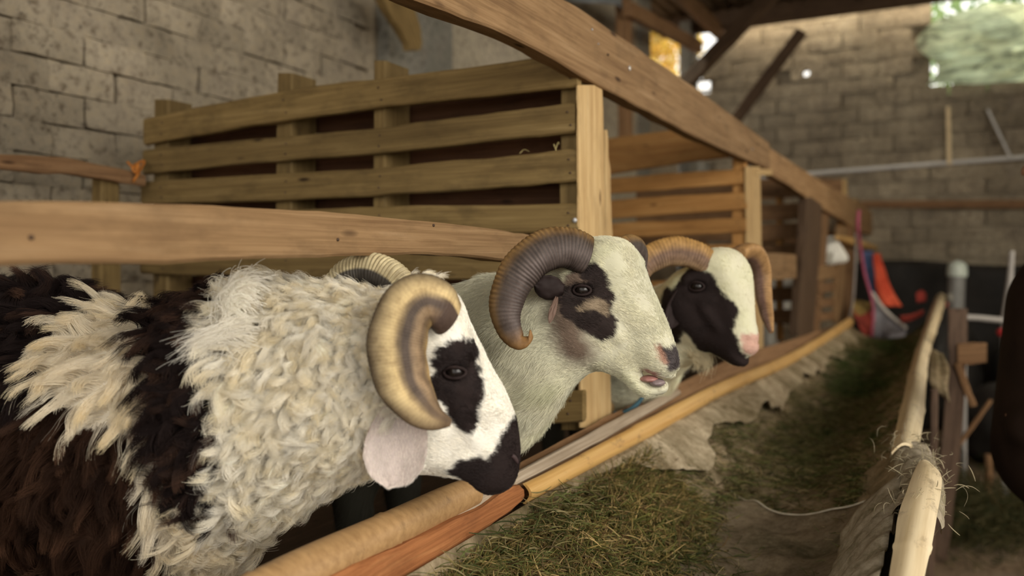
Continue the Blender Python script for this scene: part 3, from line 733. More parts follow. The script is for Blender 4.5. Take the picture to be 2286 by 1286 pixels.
def lin(u, v): return lining(.25 + v * 6.35, u)
tl_ = sheet('trough_lining', lin, 46, 300, M_SACK, 'sagging dirty beige sack cloth lining the long feeding trough', 'trough lining', thick=.004)
# the nearer piece overlapping it, its pale hem showing
def near_piece(u, v):
    uu = .30 + u * .70; ye = 2.17 - (uu - .30) / .70 * .30 + .03 * math.sin(uu * 9)
    y = .3 + (ye - .3) * v
    p = lining(y, uu); a = v ** 3
    nrm = .006 + .030 * a * math.sin(math.pi * min(1, u * 1.15))
    q = Vector((p.x - .004, p.y, p.z + nrm)); 
    return q
np_ = sheet('sack_piece', near_piece, 40, 90, M_SACK2, 'brown woven sack piece overlapping the aisle side of the trough', 'sack cloth', thick=.003)
o, _, _ = tube('hem', [Vector(near_piece(i / 14, 1)) + Vector((0, .0, .001)) for i in range(15)], [.0022] * 15, plain('hem_thread', (.55, .49, .38), .9, .1, .2, 60), np_, n=90, m=7)
# cloth turned over the pen-side rail, hanging in pale folds
def turned(u, v):
    y = 1.62 + v * 4.6; r = .032
    w_ = u * 1.0
    xl = XB - .03 + u * .17; zl = np.interp(y, LY, LZ)
    w2 = .68 + .30 * mnoise.noise(Vector((y * 2.6, 7, 1))) + .13 * mnoise.noise(Vector((y * 8, 2, 1))); u = u * max(.25, w2) * min(1, (y - 1.45) * 1.6)
    xl = XB - .03 + u * .17
    z = zl - .004 - .125 * u ** 1.25
    f = mnoise.noise(Vector((y * 9 + u * 1.5, u * 1.2, 5))) * .050 * u + .012 * u + mnoise.noise(Vector((y * 26, u * 2, 8))) * .010 * u
    return Vector((xl + abs(f) * .5 + .012, y, z + abs(f) * .9))
sheet('sack_fold', turned, 14, 190, cloth_mat('pale_sack', (.42, .33, .22), (.62, .52, .37), (.17, .13, .065), st=(.40, .62)), 'pale gathered sack cloth hanging in folds from the pen-side rail', 'sack cloth', thick=.003)
# gathered cloth wrapped round the aisle-side rail
def wrap(y0, y1, a0, a1, r0, seed, drop=0):
    def f(u, v):
        y = y0 + (y1 - y0) * v; cx = np.interp(y, RY, RX); cz = np.interp(y, RY, RZ) - .02
        a = a0 + (a1 - a0) * u; r = r0 * (1 + .12 * mnoise.noise(Vector((y * 30, a, seed))) + .10 * math.sin(y * 90 + a * 1.4 + seed) * .5)
        return (cx + math.cos(a) * r, y + .02 * math.sin(a), cz + math.sin(a) * r - drop * u ** 2)
    return f
M_NET = cloth_mat('grey_net', (.30, .25, .18), (.42, .36, .27), (.14, .12, .06), 2)
sheet('net_wrap', wrap(1.55, 2.02, -.2, 3.6, .038, 2), 24, 80, M_NET, 'frayed grey net wrapped round the joint of the aisle-side bamboo', 'net')
sheet('sack_roll', lambda u, v: (lambda y: (np.interp(y, RY, RX) - .035 - u * .11, y, np.interp(y, RY, RZ) - .012 - u ** 1.4 * .14 + .006 * math.sin(y * 70 + u * 5) + .006 * mnoise.noise(Vector((y * 30, u * 4, 1)))))(.7 + v * 1.15), 14, 120, M_NET,
      'ribbed grey cloth band along the near end of the aisle-side rail', 'cloth', thick=.002)

def curves_obj(name, starts_list, radii, cols, mat, parent=None, M=None):
    """starts_list: (n, k, 3) world points; radii (n, k); cols (n, 3)"""
    n, k, _ = starts_list.shape
    M = M or Matrix.Identity(4); Mi = np.array(M.inverted())
    P = starts_list.reshape(-1, 3) @ Mi[:3, :3].T + Mi[:3, 3]
    hc = bpy.data.hair_curves.new(name); hc.add_curves([k] * n)
    hc.position_data.foreach_set('vector', P.astype(np.float32).ravel())
    a = hc.attributes.new('radius', 'FLOAT', 'POINT') if 'radius' not in hc.attributes else hc.attributes['radius']
    a.data.foreach_set('value', radii.astype(np.float32).ravel())
    c = hc.attributes.new('col', 'FLOAT_COLOR', 'POINT'); C = np.ones((n, k, 4), np.float32); C[:, :, :3] = cols[:, None, :] if cols.ndim == 2 else cols
    c.data.foreach_set('color', C.ravel())
    hc.materials.append(mat)
    o = bpy.data.objects.new(name, hc); COL.objects.link(o); place(o, M, parent); o['kind'] = 'stuff'
    return o
def attr_mat(name, rough=.7, spec=.2, transl=0.0, sheen=0):
    m, nt, b = nodes(name); a = N(nt, 'ShaderNodeAttribute', attribute_name='col'); nt.links.new(a.outputs['Color'], b.inputs['Base Color'])
    b.inputs['Roughness'].default_value = rough; b.inputs['Specular IOR Level'].default_value = spec
    if transl:
        t = N(nt, 'ShaderNodeBsdfTranslucent'); nt.links.new(a.outputs['Color'], t.inputs[0]); mx = N(nt, 'ShaderNodeMixShader'); mx.inputs[0].default_value = transl
        nt.links.new(b.outputs[0], mx.inputs[1]); nt.links.new(t.outputs[0], mx.inputs[2]); nt.links.new(mx.outputs[0], nt.nodes['Material Output'].inputs[0])
    return m
M_HAY = attr_mat('hay_blades', .6, .25, .25)
def blades(P, nrm_lift, lens, cols, w=.0009, droop=.3, seed=1, k=5, spread=1.0, up=.35):
    n = len(P); r = np.random.default_rng(seed)
    az = r.uniform(0, 2 * np.pi, n); el = r.normal(0, up, n)
    D = np.stack([np.cos(az) * np.cos(el), np.sin(az) * np.cos(el), np.abs(np.sin(el))], 1)
    B = np.cross(D, r.normal(size=(n, 3))); B /= np.linalg.norm(B, axis=1)[:, None]; bend = r.normal(0, .35, (n, 1)) * lens[:, None]
    t = np.linspace(-.5, .5, k)[None, :, None]
    S = P[:, None] + D[:, None] * t * lens[:, None, None] + B[:, None] * (t ** 2 * 4 - .3) * bend[:, None] * .5
    S[..., 2] += nrm_lift[:, None] - (t[..., 0] ** 2) * lens[:, None] * droop
    R = np.repeat((w * r.uniform(.5, 1.4, (n, 1))), k, 1) * np.array([.6, 1, 1, .9, .3])[None, :k]
    return S, R, cols
HC = np.array([(.16, .135, .045), (.23, .19, .075), (.09, .10, .028), (.055, .07, .018), (.36, .29, .14), (.17, .19, .06), (.12, .085, .04)])
r_ = np.random.default_rng(5)
n = 90000
Y = r_.uniform(.75, 6.3, n) ** 1.0; U = r_.uniform(.03, .98, n)
Y = .75 + 5.6 * r_.uniform(0, 1, n) ** 1.7
cl = fbm(np.stack([Y * 1.6, U * 3.2, 0 * Y], 1), 1.7, 4, 4)
centre = np.exp(-((U - .42) / .30) ** 2)
left_near = np.exp(-((U - .12) / .17) ** 2) * np.exp(-np.maximum(0, Y - 1.55) / .22)
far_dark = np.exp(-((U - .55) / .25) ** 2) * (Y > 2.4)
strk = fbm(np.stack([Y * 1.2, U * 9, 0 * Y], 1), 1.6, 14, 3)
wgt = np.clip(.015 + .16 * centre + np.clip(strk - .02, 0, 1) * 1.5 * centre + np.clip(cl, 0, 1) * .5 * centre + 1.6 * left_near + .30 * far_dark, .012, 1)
right_low = (U > .55) & (Y < 2.2); wgt[right_low] *= .25
streak = np.exp(-((U - (.80 + .06 * np.sin(Y * 3))) / .035) ** 2) * (Y > 1.2) * (Y < 2.3); wgt = np.maximum(wgt, streak * .9)
keep = r_.uniform(0, 1, n) < wgt; Y, U, cl, left_near = Y[keep], U[keep], cl[keep], left_near[keep]
P = np.array([tuple(lining(float(a), float(b))) for a, b in zip(Y, U)])
depth = r_.uniform(0, 1, len(P)) ** 2 * (.012 + .035 * np.clip(cl, 0, 1) + .045 * left_near) + .003
ci = r_.integers(0, len(HC), len(P)); C = HC[ci] * r_.uniform(.6, 1.25, (len(P), 1))
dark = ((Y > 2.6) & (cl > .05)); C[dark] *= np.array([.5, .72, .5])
L = r_.uniform(.02, .075, len(P))
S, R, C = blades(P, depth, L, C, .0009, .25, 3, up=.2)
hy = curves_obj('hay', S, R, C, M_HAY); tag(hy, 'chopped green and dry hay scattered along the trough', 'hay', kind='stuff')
# mound of hay under the blades at the near pen side
n = 15000
Y = r_.uniform(.8, 2.0, n); U = np.abs(r_.normal(.10, .12, n)); U = np.clip(U, .035, .6)
P = np.array([tuple(lining(float(a), float(b))) for a, b in zip(Y, U)])
hgt = np.clip(U / .16, .08, 1) * (.02 + .05 * (1 + .9 * fbm(P, 9, 44, 2)) * np.exp(-((U - .12) / .12) ** 2)) * r_.uniform(0, 1, n) ** .7 * np.clip((2.0 - Y) * 3, 0, 1)
C = HC[r_.integers(0, len(HC), n)] * r_.uniform(.7, 1.45, (n, 1)) * (1 + .4 * fbm(P, 14, 45, 2))[:, None] * np.array([[1.05, .92, .8]])
S, R, C = blades(P, hgt, r_.uniform(.03, .09, n), C, .0010, .2, 8, up=.6)
hy2 = curves_obj('grass', S, R, C, M_HAY); tag(hy2, 'heap of fresh cut grass at the near end of the trough', 'grass', kind='stuff')
# loose fibres on the aisle-side rail joint
n = 420
yy = r_.uniform(1.55, 2.1, n); P = np.stack([np.interp(yy, RY, RX) + r_.normal(0, .025, n), yy, np.interp(yy, RY, RZ) + r_.uniform(-.02, .03, n)], 1)
S, R, C = blades(P, 0 * yy, r_.uniform(.012, .045, n), np.array([[.40, .34, .22]]) * r_.uniform(.5, 1.3, (n, 1)), .0006, .3, 9, up=.7)
o = curves_obj('net_fibres', S, R, C, M_HAY); tag(o, 'frayed fibres and straw sticking out of the rail joint', 'straw', kind='stuff')

# ------------------------------------------------------------------ cloths at the far end
def ladder(name, prs, mat, label, n=24, m=10, fold=.02, thick=.004, seed=1):
    A = catmull([tuple(at(*p[0])) for p in prs], n); Bq = catmull([tuple(at(*p[1])) for p in prs], n)
    def f(u, v):
        i = int(round(u * (n - 1))); a = Vector(A[i]); b = Vector(Bq[i]); p = a.lerp(b, v)
        k = math.sin(v * 13 + seed) * fold * .5 + mnoise.noise(p * 7 + Vector((seed, 0, 0))) * fold
        return p + CF * k
    return sheet(name, f, n - 1, m, mat, label, 'cloth', thick=thick)
RED = cloth_mat('red_cloth', (.75, .10, .05), (.85, .16, .08), (.55, .08, .04)); BLUE = cloth_mat('blue_cloth', (.10, .16, .32), (.16, .24, .42), (.08, .10, .2))
GREYC = cloth_mat('grey_blue_cloth', (.22, .22, .25), (.32, .31, .34), (.15, .14, .15)); DRED = cloth_mat('dark_red_cloth', (.30, .04, .03), (.42, .08, .06), (.12, .03, .02))
YELC = cloth_mat('ochre_cloth', (.28, .19, .06), (.40, .28, .10), (.14, .10, .04))
ladder('red_cloth', [((1950, 566, 6.6), (1966, 566, 6.6)), ((1952, 600, 6.6), (1976, 600, 6.6)), ((1958, 645, 6.6), (1994, 645, 6.6)), ((1972, 684, 6.6), (2015, 684, 6.6))], RED, 'bright red cloth hanging at the far end of the trough')
ladder('blue_cloth', [((1926, 560, 6.7), (1950, 560, 6.7)), ((1930, 600, 6.7), (1954, 600, 6.7)), ((1938, 640, 6.7), (1958, 640, 6.7)), ((1948, 672, 6.7), (1962, 672, 6.7))], BLUE, 'blue cloth strip hanging beside the red cloth')
g_ = ladder('grey_cloth', [((1947, 655, 6.5), (1944, 752, 6.4)), ((1972, 690, 6.5), (1965, 755, 6.4)), ((1998, 715, 6.45), (1990, 756, 6.3)), ((2024, 735, 6.4), (2020, 752, 6.3))], GREYC, 'grey blue sling cloth with a white edge below the red cloth')
o, _, _ = tube('white_edge', [at(1946, 652, 6.45), at(1971, 687, 6.45), at(1998, 713, 6.4), at(2024, 733, 6.35)], [.012] * 4, plain('white_tape', (.62, .58, .52), .8, .2), g_, n=20, m=8)
ladder('dark_red_cloth', [((1902, 690, 6.2), (1918, 730, 6.1)), ((1918, 705, 6.2), (1930, 748, 6.1)), ((1932, 700, 6.3), (1946, 752, 6.2)), ((1944, 690, 6.3), (1950, 750, 6.2))], DRED, 'dark red cloth at the end of the pen-side rail')
ladder('ochre_cloth', [((1905, 668, 6.6), (1900, 700, 6.4)), ((1925, 672, 6.6), (1925, 712, 6.4)), ((1948, 678, 6.6), (1948, 720, 6.4))], YELC, 'ochre cloth strip behind the dark red cloth')
ladder('dark_red_cloth', [((2010, 706, 5.9), (2010, 722, 5.9)), ((2035, 702, 5.9), (2034, 716, 5.9)), ((2062, 692, 5.9), (2060, 704, 5.9))], DRED, 'faded red cloth edge lying inside the far end of the trough')
ladder('pink_cloth', [((2112, 676, 6.6), (2118, 700, 6.6)), ((2130, 672, 6.6), (2134, 692, 6.6)), ((2146, 672, 6.6), (2148, 684, 6.6))], plain('pink_rag', (.72, .22, .16), .9, .1), 'small pink rag tied at the far end of the aisle-side rail', 8, 5, .01)
ladder('red_rag', [((2044, 655, 6.9), (2046, 676, 6.9)), ((2056, 648, 6.9), (2058, 674, 6.9)), ((2066, 655, 6.9), (2066, 672, 6.9))], plain('red_rag', (.50, .08, .06), .9, .1), 'small red rag at the far end of the trough', 8, 5, .01)
M_CORD = plain('coloured_cord', (.42, .10, .16), .8, .2, .4, 60)
o, _, _ = tube('cord', [at(1917, 470, 6.0), at(1915, 505, 6.0), at(1920, 548, 6.2), at(1930, 610, 6.3), at(1944, 660, 6.3), at(1950, 700, 6.2), at(1946, 752, 6.1)], [.012, .014, .012, .011, .011, .010, .008], M_CORD, n=50, m=8)
tag(o, 'red and blue cord hanging from the far top rail', 'cord')
o, _, _ = tube('cord', [at(1911, 520, 6.2), at(1909, 600, 6.2), at(1903, 680, 6.2), at(1894, 720, 6.2)], [.008] * 4, plain('grey_cord', (.30, .27, .25), .9, .1), n=20, m=7); tag(o, 'thin grey cord hanging along the far pale post', 'cord')
# pale cloth flap tied on the aisle side
ladder('cloth_flap', [((2078, 778, 3.55), (2108, 792, 3.5)), ((2076, 815, 3.45), (2120, 822, 3.4)), ((2076, 845, 3.3), (2118, 868, 3.3)), ((2082, 868, 3.3), (2124, 902, 3.3))], M_SACK, 'pale cloth flap hanging outside the aisle-side bamboo', 16, 10, .02)

# ------------------------------------------------------------------ aisle
o = board_from_pairs('trough_post', [(at(a, y, d), at(b, y, d)) for a, b, y, d in ((2117, 2160, 690, 3.95), (2119, 2158, 800, 3.95), (2108, 2150, 930, 3.97), (2096, 2139, 1060, 3.98), (2070, 2112, 1262, 4.0))], (0, .09, 0), W_UMBER, jit=.004)
tag(o, 'brown leaning post outside the aisle-side rail', 'post')
o = board_from_pairs('trough_post', [(at(a, y, 3.0), at(b, y, 3.0)) for a, b, y in ((2078, 2094, 870), (2076, 2092, 1000), (2066, 2082, 1470))], (0, .03, 0), W_UMBER, jit=.002); tag(o, 'thin brown post under the aisle-side rail', 'post')
o = pxline('short_stick', (2138, 812, 3.93), (2172, 905, 3.96), .03, .03, W_BROWN, 'short slanting stick beside the leaning post', 'stick', up=(1, 0, 0))
o = pxline('diagonal_stick', (2112, 1035, 4.6), (2212, 893, 4.6), .022, .02, W_BROWN, 'thin brown stick leaning across behind the leaning post', 'stick')
o = slat('plank_block', 4.44, [(2138, 768, 814), (2170, 766, 813), (2203, 767, 809)], .05, W_BROWN); tag(o, 'short light brown plank end beside the leaning post', 'plank')
M_WPVC = plain('white_pipe', (.36, .34, .32), .45, .4, .08, 10)
pf_ = empty('pipe_stand', at(2250, 1100, 5.2), 'dirty white pipe frame standing in the aisle beside the person', 'pipe frame'); pf_.location.z = 0; pw(pf_)
tube('crossbar', [at(2150, 708, 5.2), at(2185, 710, 5.2), at(2215, 713, 5.2), at(2250, 716, 5.2)], [.018] * 4, M_WPVC, pf_, n=12, m=12)
tube('upright_pipe', [at(2259, 560, 5.2), at(2255, 620, 5.2), at(2248, 690, 5.2), at(2245, 730, 5.2), at(2243, 900, 5.2), at(2243, 1105, 5.2)], [.016, .018, .026, .028, .02, .02], M_WPVC, pf_, n=26, m=12)
tube('upright_pipe', [at(2152, 700, 5.2), at(2152, 800, 5.2), at(2152, 1000, 5.2), at(2152, 1105, 5.2)], [.016] * 4, M_WPVC, pf_, n=12, m=12)
o, _, _ = tube('valve', [at(2226, 742, 4.9), at(2231, 742, 4.9), at(2237, 742, 4.9), at(2242, 742, 4.9)], [.01, .024, .024, .01], plain('red_plastic', (.35, .02, .02), .5, .3), pf_, n=12, m=12)
o, _, _ = tube('capped_pipe', [at(2130, 1050, 6.6), at(2131, 800, 6.6), at(2133, 700, 6.6), at(2136, 615, 6.6)], [.062] * 4, plain('dull_pipe', (.20, .20, .19), .5, .4), n=24, m=16); tag(o, 'upright grey pipe with a pale rounded cap near the end wall', 'pipe')
tube('cap', [at(2136, 618, 6.6), at(2136.5, 606, 6.6), at(2137, 590, 6.6), at(2137, 581, 6.6)], [.072, .074, .062, .008], plain('cap_white', (.50, .56, .50), .4, .4), o, n=18, m=18)
# bent pale stick lying against the dark rubbish
o, _, _ = tube('bent_stick', [at(2206, 1015, 4.9), at(2207, 1060, 4.9), at(2204, 1092, 4.9), at(2212, 1112, 4.75), at(2238, 1140, 4.6)], [.020, .022, .022, .018, .012], W_BROWN, n=40, m=10); tag(o, 'bent pale stick standing on the aisle floor', 'stick'); bs_ = o
o, _, _ = tube('thin_wire', [at(2242, 985, 4.9), at(2240, 1010, 4.9), at(2236, 1040, 4.9)], [.004, .005, .004], M_PVC, bs_, n=14, m=6)
# dark sacks and rubbish at the end of the aisle
M_BAG = plain('black_sack', (.022, .02, .018), .55, .3, .4, 9, .4)
def lump(name, c, s, mat, label, cat, seed, sub=4):
    bm = bmesh.new(); bmesh.ops.create_icosphere(bm, subdivisions=sub, radius=1)
    for v in bm.verts:
        p = v.co.copy(); k = 1 + .16 * mnoise.noise(p * 1.6 + Vector((seed,) * 3)) + .07 * mnoise.noise(p * 4 + Vector((seed,) * 3)) + .03 * abs(mnoise.noise(p * 9))
        v.co = Vector((p.x * s[0] * k, p.y * s[1] * k, max(p.z, -.82) * s[2] * k))
    me = bpy.data.meshes.new(name); bm.to_mesh(me); bm.free(); me.materials.append(mat); me.polygons.foreach_set('use_smooth', [True] * len(me.polygons))
    o = bpy.data.objects.new(name, me); COL.objects.link(o); o.location = c; pw(o); return tag(o, label, cat)
lump('black_sack', (-.22, 8.35, .48), (.42, .40, .58), M_BAG, 'black full sack against the end wall behind the capped pipe', 'sack', 1)
lump('black_sack', (.72, 8.5, .42), (.45, .40, .50), M_BAG, 'black full sack against the end wall behind the pipe frame', 'sack', 5)
lump('black_sack', (.40, 6.9, .26), (.40, .32, .32), M_BAG, 'low black sack in front of the two tall black sacks', 'sack', 9)
lump('black_sack', (1.62, 7.3, .40), (.45, .4, .48), M_BAG, 'black full sack behind the person by the end wall', 'sack', 12)
n = 5000; P = np.stack([r_.normal(.03, .22, n), r_.normal(5.2, .28, n), np.abs(r_.normal(0, .09, n)) + .01], 1)
S, R, C = blades(P, 0 * P[:, 0], r_.uniform(.04, .15, n), HC[r_.integers(0, 4, n)] * .45, .002, .2, 12, up=.5)
o = curves_obj('leftover_grass', S, R, C, M_HAY); tag(o, 'dark heap of leftover grass on the aisle floor', 'grass', kind='stuff')
# ================================================================== sheep
import openvdb
QR = np.array([[CR.x, CR.y, CR.z], [CF0.x, CF0.y, 0], [0, 0, 1]])     # world -> (right, away, up)
def toq(p): return QR @ np.asarray(tuple(p), float)
def cosd(p): return tuple(p)

def poly_sd(U, V, poly):
    """signed distance to a closed polygon, negative inside"""
    P = np.asarray(poly, float); d2 = np.full(U.shape, 1e9); ins = np.zeros(U.shape, bool)
    for (x0, y0), (x1, y1) in zip(P, np.roll(P, -1, 0)):
        ex, ey = x1 - x0, y1 - y0; L = ex * ex + ey * ey + 1e-12
        t = np.clip(((U - x0) * ex + (V - y0) * ey) / L, 0, 1)
        d2 = np.minimum(d2, (U - x0 - t * ex) ** 2 + (V - y0 - t * ey) ** 2)
        c = ((y0 > V) != (y1 > V)) & (U < (x1 - x0) * (V - y0) / (y1 - y0 + 1e-12) + x0); ins ^= c
    d = np.sqrt(d2); return np.where(ins, -d, d)
def smooth_closed(pts, n=90):
    P = np.asarray(pts, float); k = len(P); out = []
    per = max(2, n // k)
    for i in range(k):
        p0, p1, p2, p3 = P[i - 1], P[i], P[(i + 1) % k], P[(i + 2) % k]
        for j in range(per):
            u = j / per
            out.append(.5 * ((2 * p1) + (-p0 + p2) * u + (2 * p0 - 5 * p1 + 4 * p2 - p3) * u * u + (-p0 + 3 * p1 - 3 * p2 + p3) * u ** 3))
    return np.array(out)

class Head:
    def __init__(s, px, py, d, yaw, roll=0):
        s.o = at(px, py, d); y = math.radians(yaw)
        s.u = (CR * math.cos(y) - CF0 * math.sin(y)).normalized(); s.v = Vector((0, 0, 1)); s.w = s.u.cross(s.v).normalized()
        if roll:
            Rr = Matrix.Rotation(math.radians(roll), 3, s.u); s.v = Rr @ s.v; s.w = Rr @ s.w
        s.B = np.array([s.u, s.v, s.w]); s.O = np.array(s.o)
    def uv(s, px, py, off=0.0):
        r = ray(px, py); o = s.o + s.w * off; t = (o - CAM).dot(s.w) / r.dot(s.w); p = CAM + r * t - s.o
        return (p.dot(s.u), p.dot(s.v))
    def local(s, P): return (np.asarray(P) - s.O) @ s.B.T
    def world(s, u, v, w): return s.o + s.u * u + s.v * v + s.w * w

def build_field(prims, h, lo, hi):
    """prims in q space; grid lo..hi step h"""
    n = np.ceil((hi - lo) / h).astype(int) + 1
    Fd = np.full(n, .25, np.float32)
    ax = [lo[i] + h * np.arange(n[i]) for i in range(3)]
    for pr in prims:
        k = pr['k']; a = pr['lo'] - k - 2 * h; b = pr['hi'] + k + 2 * h
        i0 = np.clip(((a - lo) / h).astype(int), 0, n); i1 = np.clip(((b - lo) / h).astype(int) + 2, 0, n)
        if np.any(i1 <= i0): continue
        sl = tuple(slice(i0[i], i1[i]) for i in range(3))
        X, Yq, Z = np.meshgrid(ax[0][sl[0]], ax[1][sl[1]], ax[2][sl[2]], indexing='ij')
        g = pr['f'](X, Yq, Z).astype(np.float32); f = Fd[sl]
        if pr['op'] == 'add':
            t = np.clip(.5 + .5 * (f - g) / k, 0, 1); Fd[sl] = f * (1 - t) + g * t - k * t * (1 - t)
        else:
            g = -g; t = np.clip(.5 - .5 * (f - g) / k, 0, 1); Fd[sl] = f * (1 - t) + g * t + k * t * (1 - t)
    return Fd
def rc(p0, p1, r0, r1, k=.03, op='add'):
    a, b = toq(p0), toq(p1); m = max(r0, r1)
    def f(X, Y, Z):
        d = b - a; L = d @ d + 1e-12
        t = np.clip(((X - a[0]) * d[0] + (Y - a[1]) * d[1] + (Z - a[2]) * d[2]) / L, 0, 1)
        return np.sqrt((X - a[0] - t * d[0]) ** 2 + (Y - a[1] - t * d[1]) ** 2 + (Z - a[2] - t * d[2]) ** 2) - (r0 + (r1 - r0) * t)
    return dict(f=f, lo=np.minimum(a, b) - m - .02, hi=np.maximum(a, b) + m + .02, k=k, op=op)
def ell(c, axes, rad, k=.02, op='add'):
    c = toq(c); A = np.array([toq(x) for x in axes]); R = max(rad)
    def f(X, Y, Z):
        q = 0
        for i in range(3): q = q + (((X - c[0]) * A[i][0] + (Y - c[1]) * A[i][1] + (Z - c[2]) * A[i][2]) / rad[i]) ** 2
        return (np.sqrt(q) - 1) * min(rad)
    return dict(f=f, lo=c - R - .01, hi=c + R + .01, k=k, op=op)
def inflate(H, outline, widths, R=.045, k=.03, sig=.045):
    poly = smooth_closed([H.uv(*p) for p in outline]); W = np.array([(*H.uv(a, b), c) for a, b, c in widths])
    O = QR @ H.O; B = H.B @ QR.T
    um = poly.min(0) - .01; uM = poly.max(0) + .01; wm = W[:, 2].max() + .01
    cs = np.array([O + B.T @ np.array([a, b, c]) for a in (um[0], uM[0]) for b in (um[1], uM[1]) for c in (-wm, wm)])
    def wid(U, V):
        s = 0; t = 0
        for a, b, c in W:
            g = np.exp(-((U - a) ** 2 + (V - b) ** 2) / (2 * sig * sig)) + 1e-9; s = s + g * c; t = t + g
        return s / t
    def fuv(U, V, Wd):
        D = -poly_sd(U, V, poly); wd = wid(U, V); b_ = np.maximum(0, 1 - D / R); a_ = np.abs(Wd) / wd
        return (np.sqrt(a_ ** 2 + b_ ** 2) - 1) * np.minimum(wd, R) * .85
    def f(X, Y, Z):
        x, y, z = X - O[0], Y - O[1], Z - O[2]
        # coarse 2D evaluation is enough for the head: compute per point
        return fuv(x * B[0][0] + y * B[0][1] + z * B[0][2], x * B[1][0] + y * B[1][1] + z * B[1][2], x * B[2][0] + y * B[2][1] + z * B[2][2])
    H.fuv = fuv; H.poly = poly
    def surf(u, v):
        ws = np.linspace(0, .16, 161); g = fuv(np.full(161, u), np.full(161, v), ws)
        i = np.argmax(g > 0); return ws[i]
    H.surf = surf
    return dict(f=f, lo=cs.min(0), hi=cs.max(0), k=k, op='add')
def mesh_field(name, prims, h, mat, blur=1):
    lo = np.min([p['lo'] for p in prims if p['op'] == 'add'], 0) - .04; hi = np.max([p['hi'] for p in prims if p['op'] == 'add'], 0) + .04
    Fd = build_field(prims, h, lo, hi)
    for _ in range(blur):
        for a in range(3):
            Fd[tuple(slice(1, -1) if i == a else slice(None) for i in range(3))] = \
                .5 * Fd[tuple(slice(1, -1) if i == a else slice(None) for i in range(3))] + .25 * Fd[tuple(slice(0, -2) if i == a else slice(None) for i in range(3))] + .25 * Fd[tuple(slice(2, None) if i == a else slice(None) for i in range(3))]
    Fd = np.clip(Fd, -.05, .05)
    g = openvdb.FloatGrid(.05); g.copyFromArray(Fd); g.transform = openvdb.createLinearTransform(voxelSize=1.0)
    V, Qd = g.convertToQuads(isovalue=0.0)
    V = (V * h + lo) @ QR; Qd = np.asarray(Qd, np.int32)
    # outward orientation
    a, b, c = V[Qd[:, 0]], V[Qd[:, 1]], V[Qd[:, 2]]
    vol = np.einsum('ij,ij->i', a, np.cross(b, c)).sum()
    if vol < 0: Qd = Qd[:, ::-1]
    return V, np.ascontiguousarray(Qd)
def vnormals(V, Q):
    n = np.cross(V[Q[:, 2]] - V[Q[:, 0]], V[Q[:, 3]] - V[Q[:, 1]]); N_ = np.zeros_like(V)
    for k in range(4): np.add.at(N_, Q[:, k], n)
    return N_ / (np.linalg.norm(N_, axis=1)[:, None] + 1e-12)
def sample(V, Q, Nn, n, rng, wf=None):
    T = np.vstack([Q[:, [0, 1, 2]], Q[:, [0, 2, 3]]]); A = .5 * np.linalg.norm(np.cross(V[T[:, 1]] - V[T[:, 0]], V[T[:, 2]] - V[T[:, 0]]), axis=1)
    if wf is not None: A = A * wf[T[:, 0]]
    ti = rng.choice(len(T), n, p=A / A.sum()); r1 = np.sqrt(rng.uniform(size=(n, 1))); r2 = rng.uniform(size=(n, 1)); t = T[ti]
    P = V[t[:, 0]] * (1 - r1) + V[t[:, 1]] * (r1 * (1 - r2)) + V[t[:, 2]] * (r1 * r2)
    M_ = Nn[t[:, 0]] * (1 - r1) + Nn[t[:, 1]] * (r1 * (1 - r2)) + Nn[t[:, 2]] * (r1 * r2)
    return P, M_ / np.linalg.norm(M_, axis=1)[:, None], ti
def unit(a): return a / (np.linalg.norm(a, axis=-1, keepdims=True) + 1e-12)

M_SKIN = attr_mat('sheep_skin', .85, .15); M_WOOL = attr_mat('wool', .75, .12, .30); M_FUR = attr_mat('short_fur', .6, .22)
M_EAR = attr_mat('ear_skin', .7, .2, .25)
M_HORN, _nt, _b = nodes('horn'); _a = N(_nt, 'ShaderNodeAttribute', attribute_name='col'); _n = noise(_nt, texco(_nt), 55, 5, .65)
_nt.links.new(mix(_nt, _a.outputs['Color'], ramp(_nt, _n, [(.32, (.55, .5, .45)), (.6, (1.08, 1.06, 1.02))]), .8, 'MULTIPLY'), _b.inputs['Base Color'])
_b.inputs['Roughness'].default_value = .55; _b.inputs['Specular IOR Level'].default_value = .22; bump(_nt, _b, _n, .35, .002)
M_EYE, _nt, _b = nodes('eye'); _b.inputs['Base Color'].default_value = (.010, .007, .006, 1); _b.inputs['Roughness'].default_value = .2; _b.inputs['Specular IOR Level'].default_value = .30
M_LID = plain('eyelid_skin', (.022, .014, .013), .7, .12, .3, 120, .3)
M_PINK = plain('pink_skin', (.62, .34, .28), .5, .4, .2, 60, .2); M_NOSTRIL = plain('dark_nostril', (.05, .03, .03), .6, .3, .2, 60, .2)

WHITE = np.array([.92, .88, .79]); CREAM = np.array([.74, .60, .38]); BLACK = np.array([.022, .014, .013]); BROWN = np.array([.075, .035, .02])

def colourise(P, base, H, patches, seed, feather=.004, body=None):
    """patches: list of (poly in (u, v), colour). body: extra function (P, C) -> C"""
    C = np.repeat(base[None], len(P), 0) * (1 + .09 * fbm(P, 28, seed)[:, None])
    if body is not None: C = body(P, C)
    L = H.local(P); nz = .007 * fbm(P, 60, seed + 3, 3) + .004 * fbm(P, 170, seed + 5, 2)
    for poly, colr, cond, *fe in patches:
        d = poly_sd(L[:, 0], L[:, 1], poly) + nz
        t = np.clip(.5 - d / (fe[0] if fe else feather), 0, 1)
        if cond is not None: t = t * cond(L)
        C = C * (1 - t[:, None]) + np.asarray(colr)[None] * (1 + .2 * fbm(P, 50, seed + 9)[:, None]) * t[:, None]
    return np.clip(C, .002, 1)

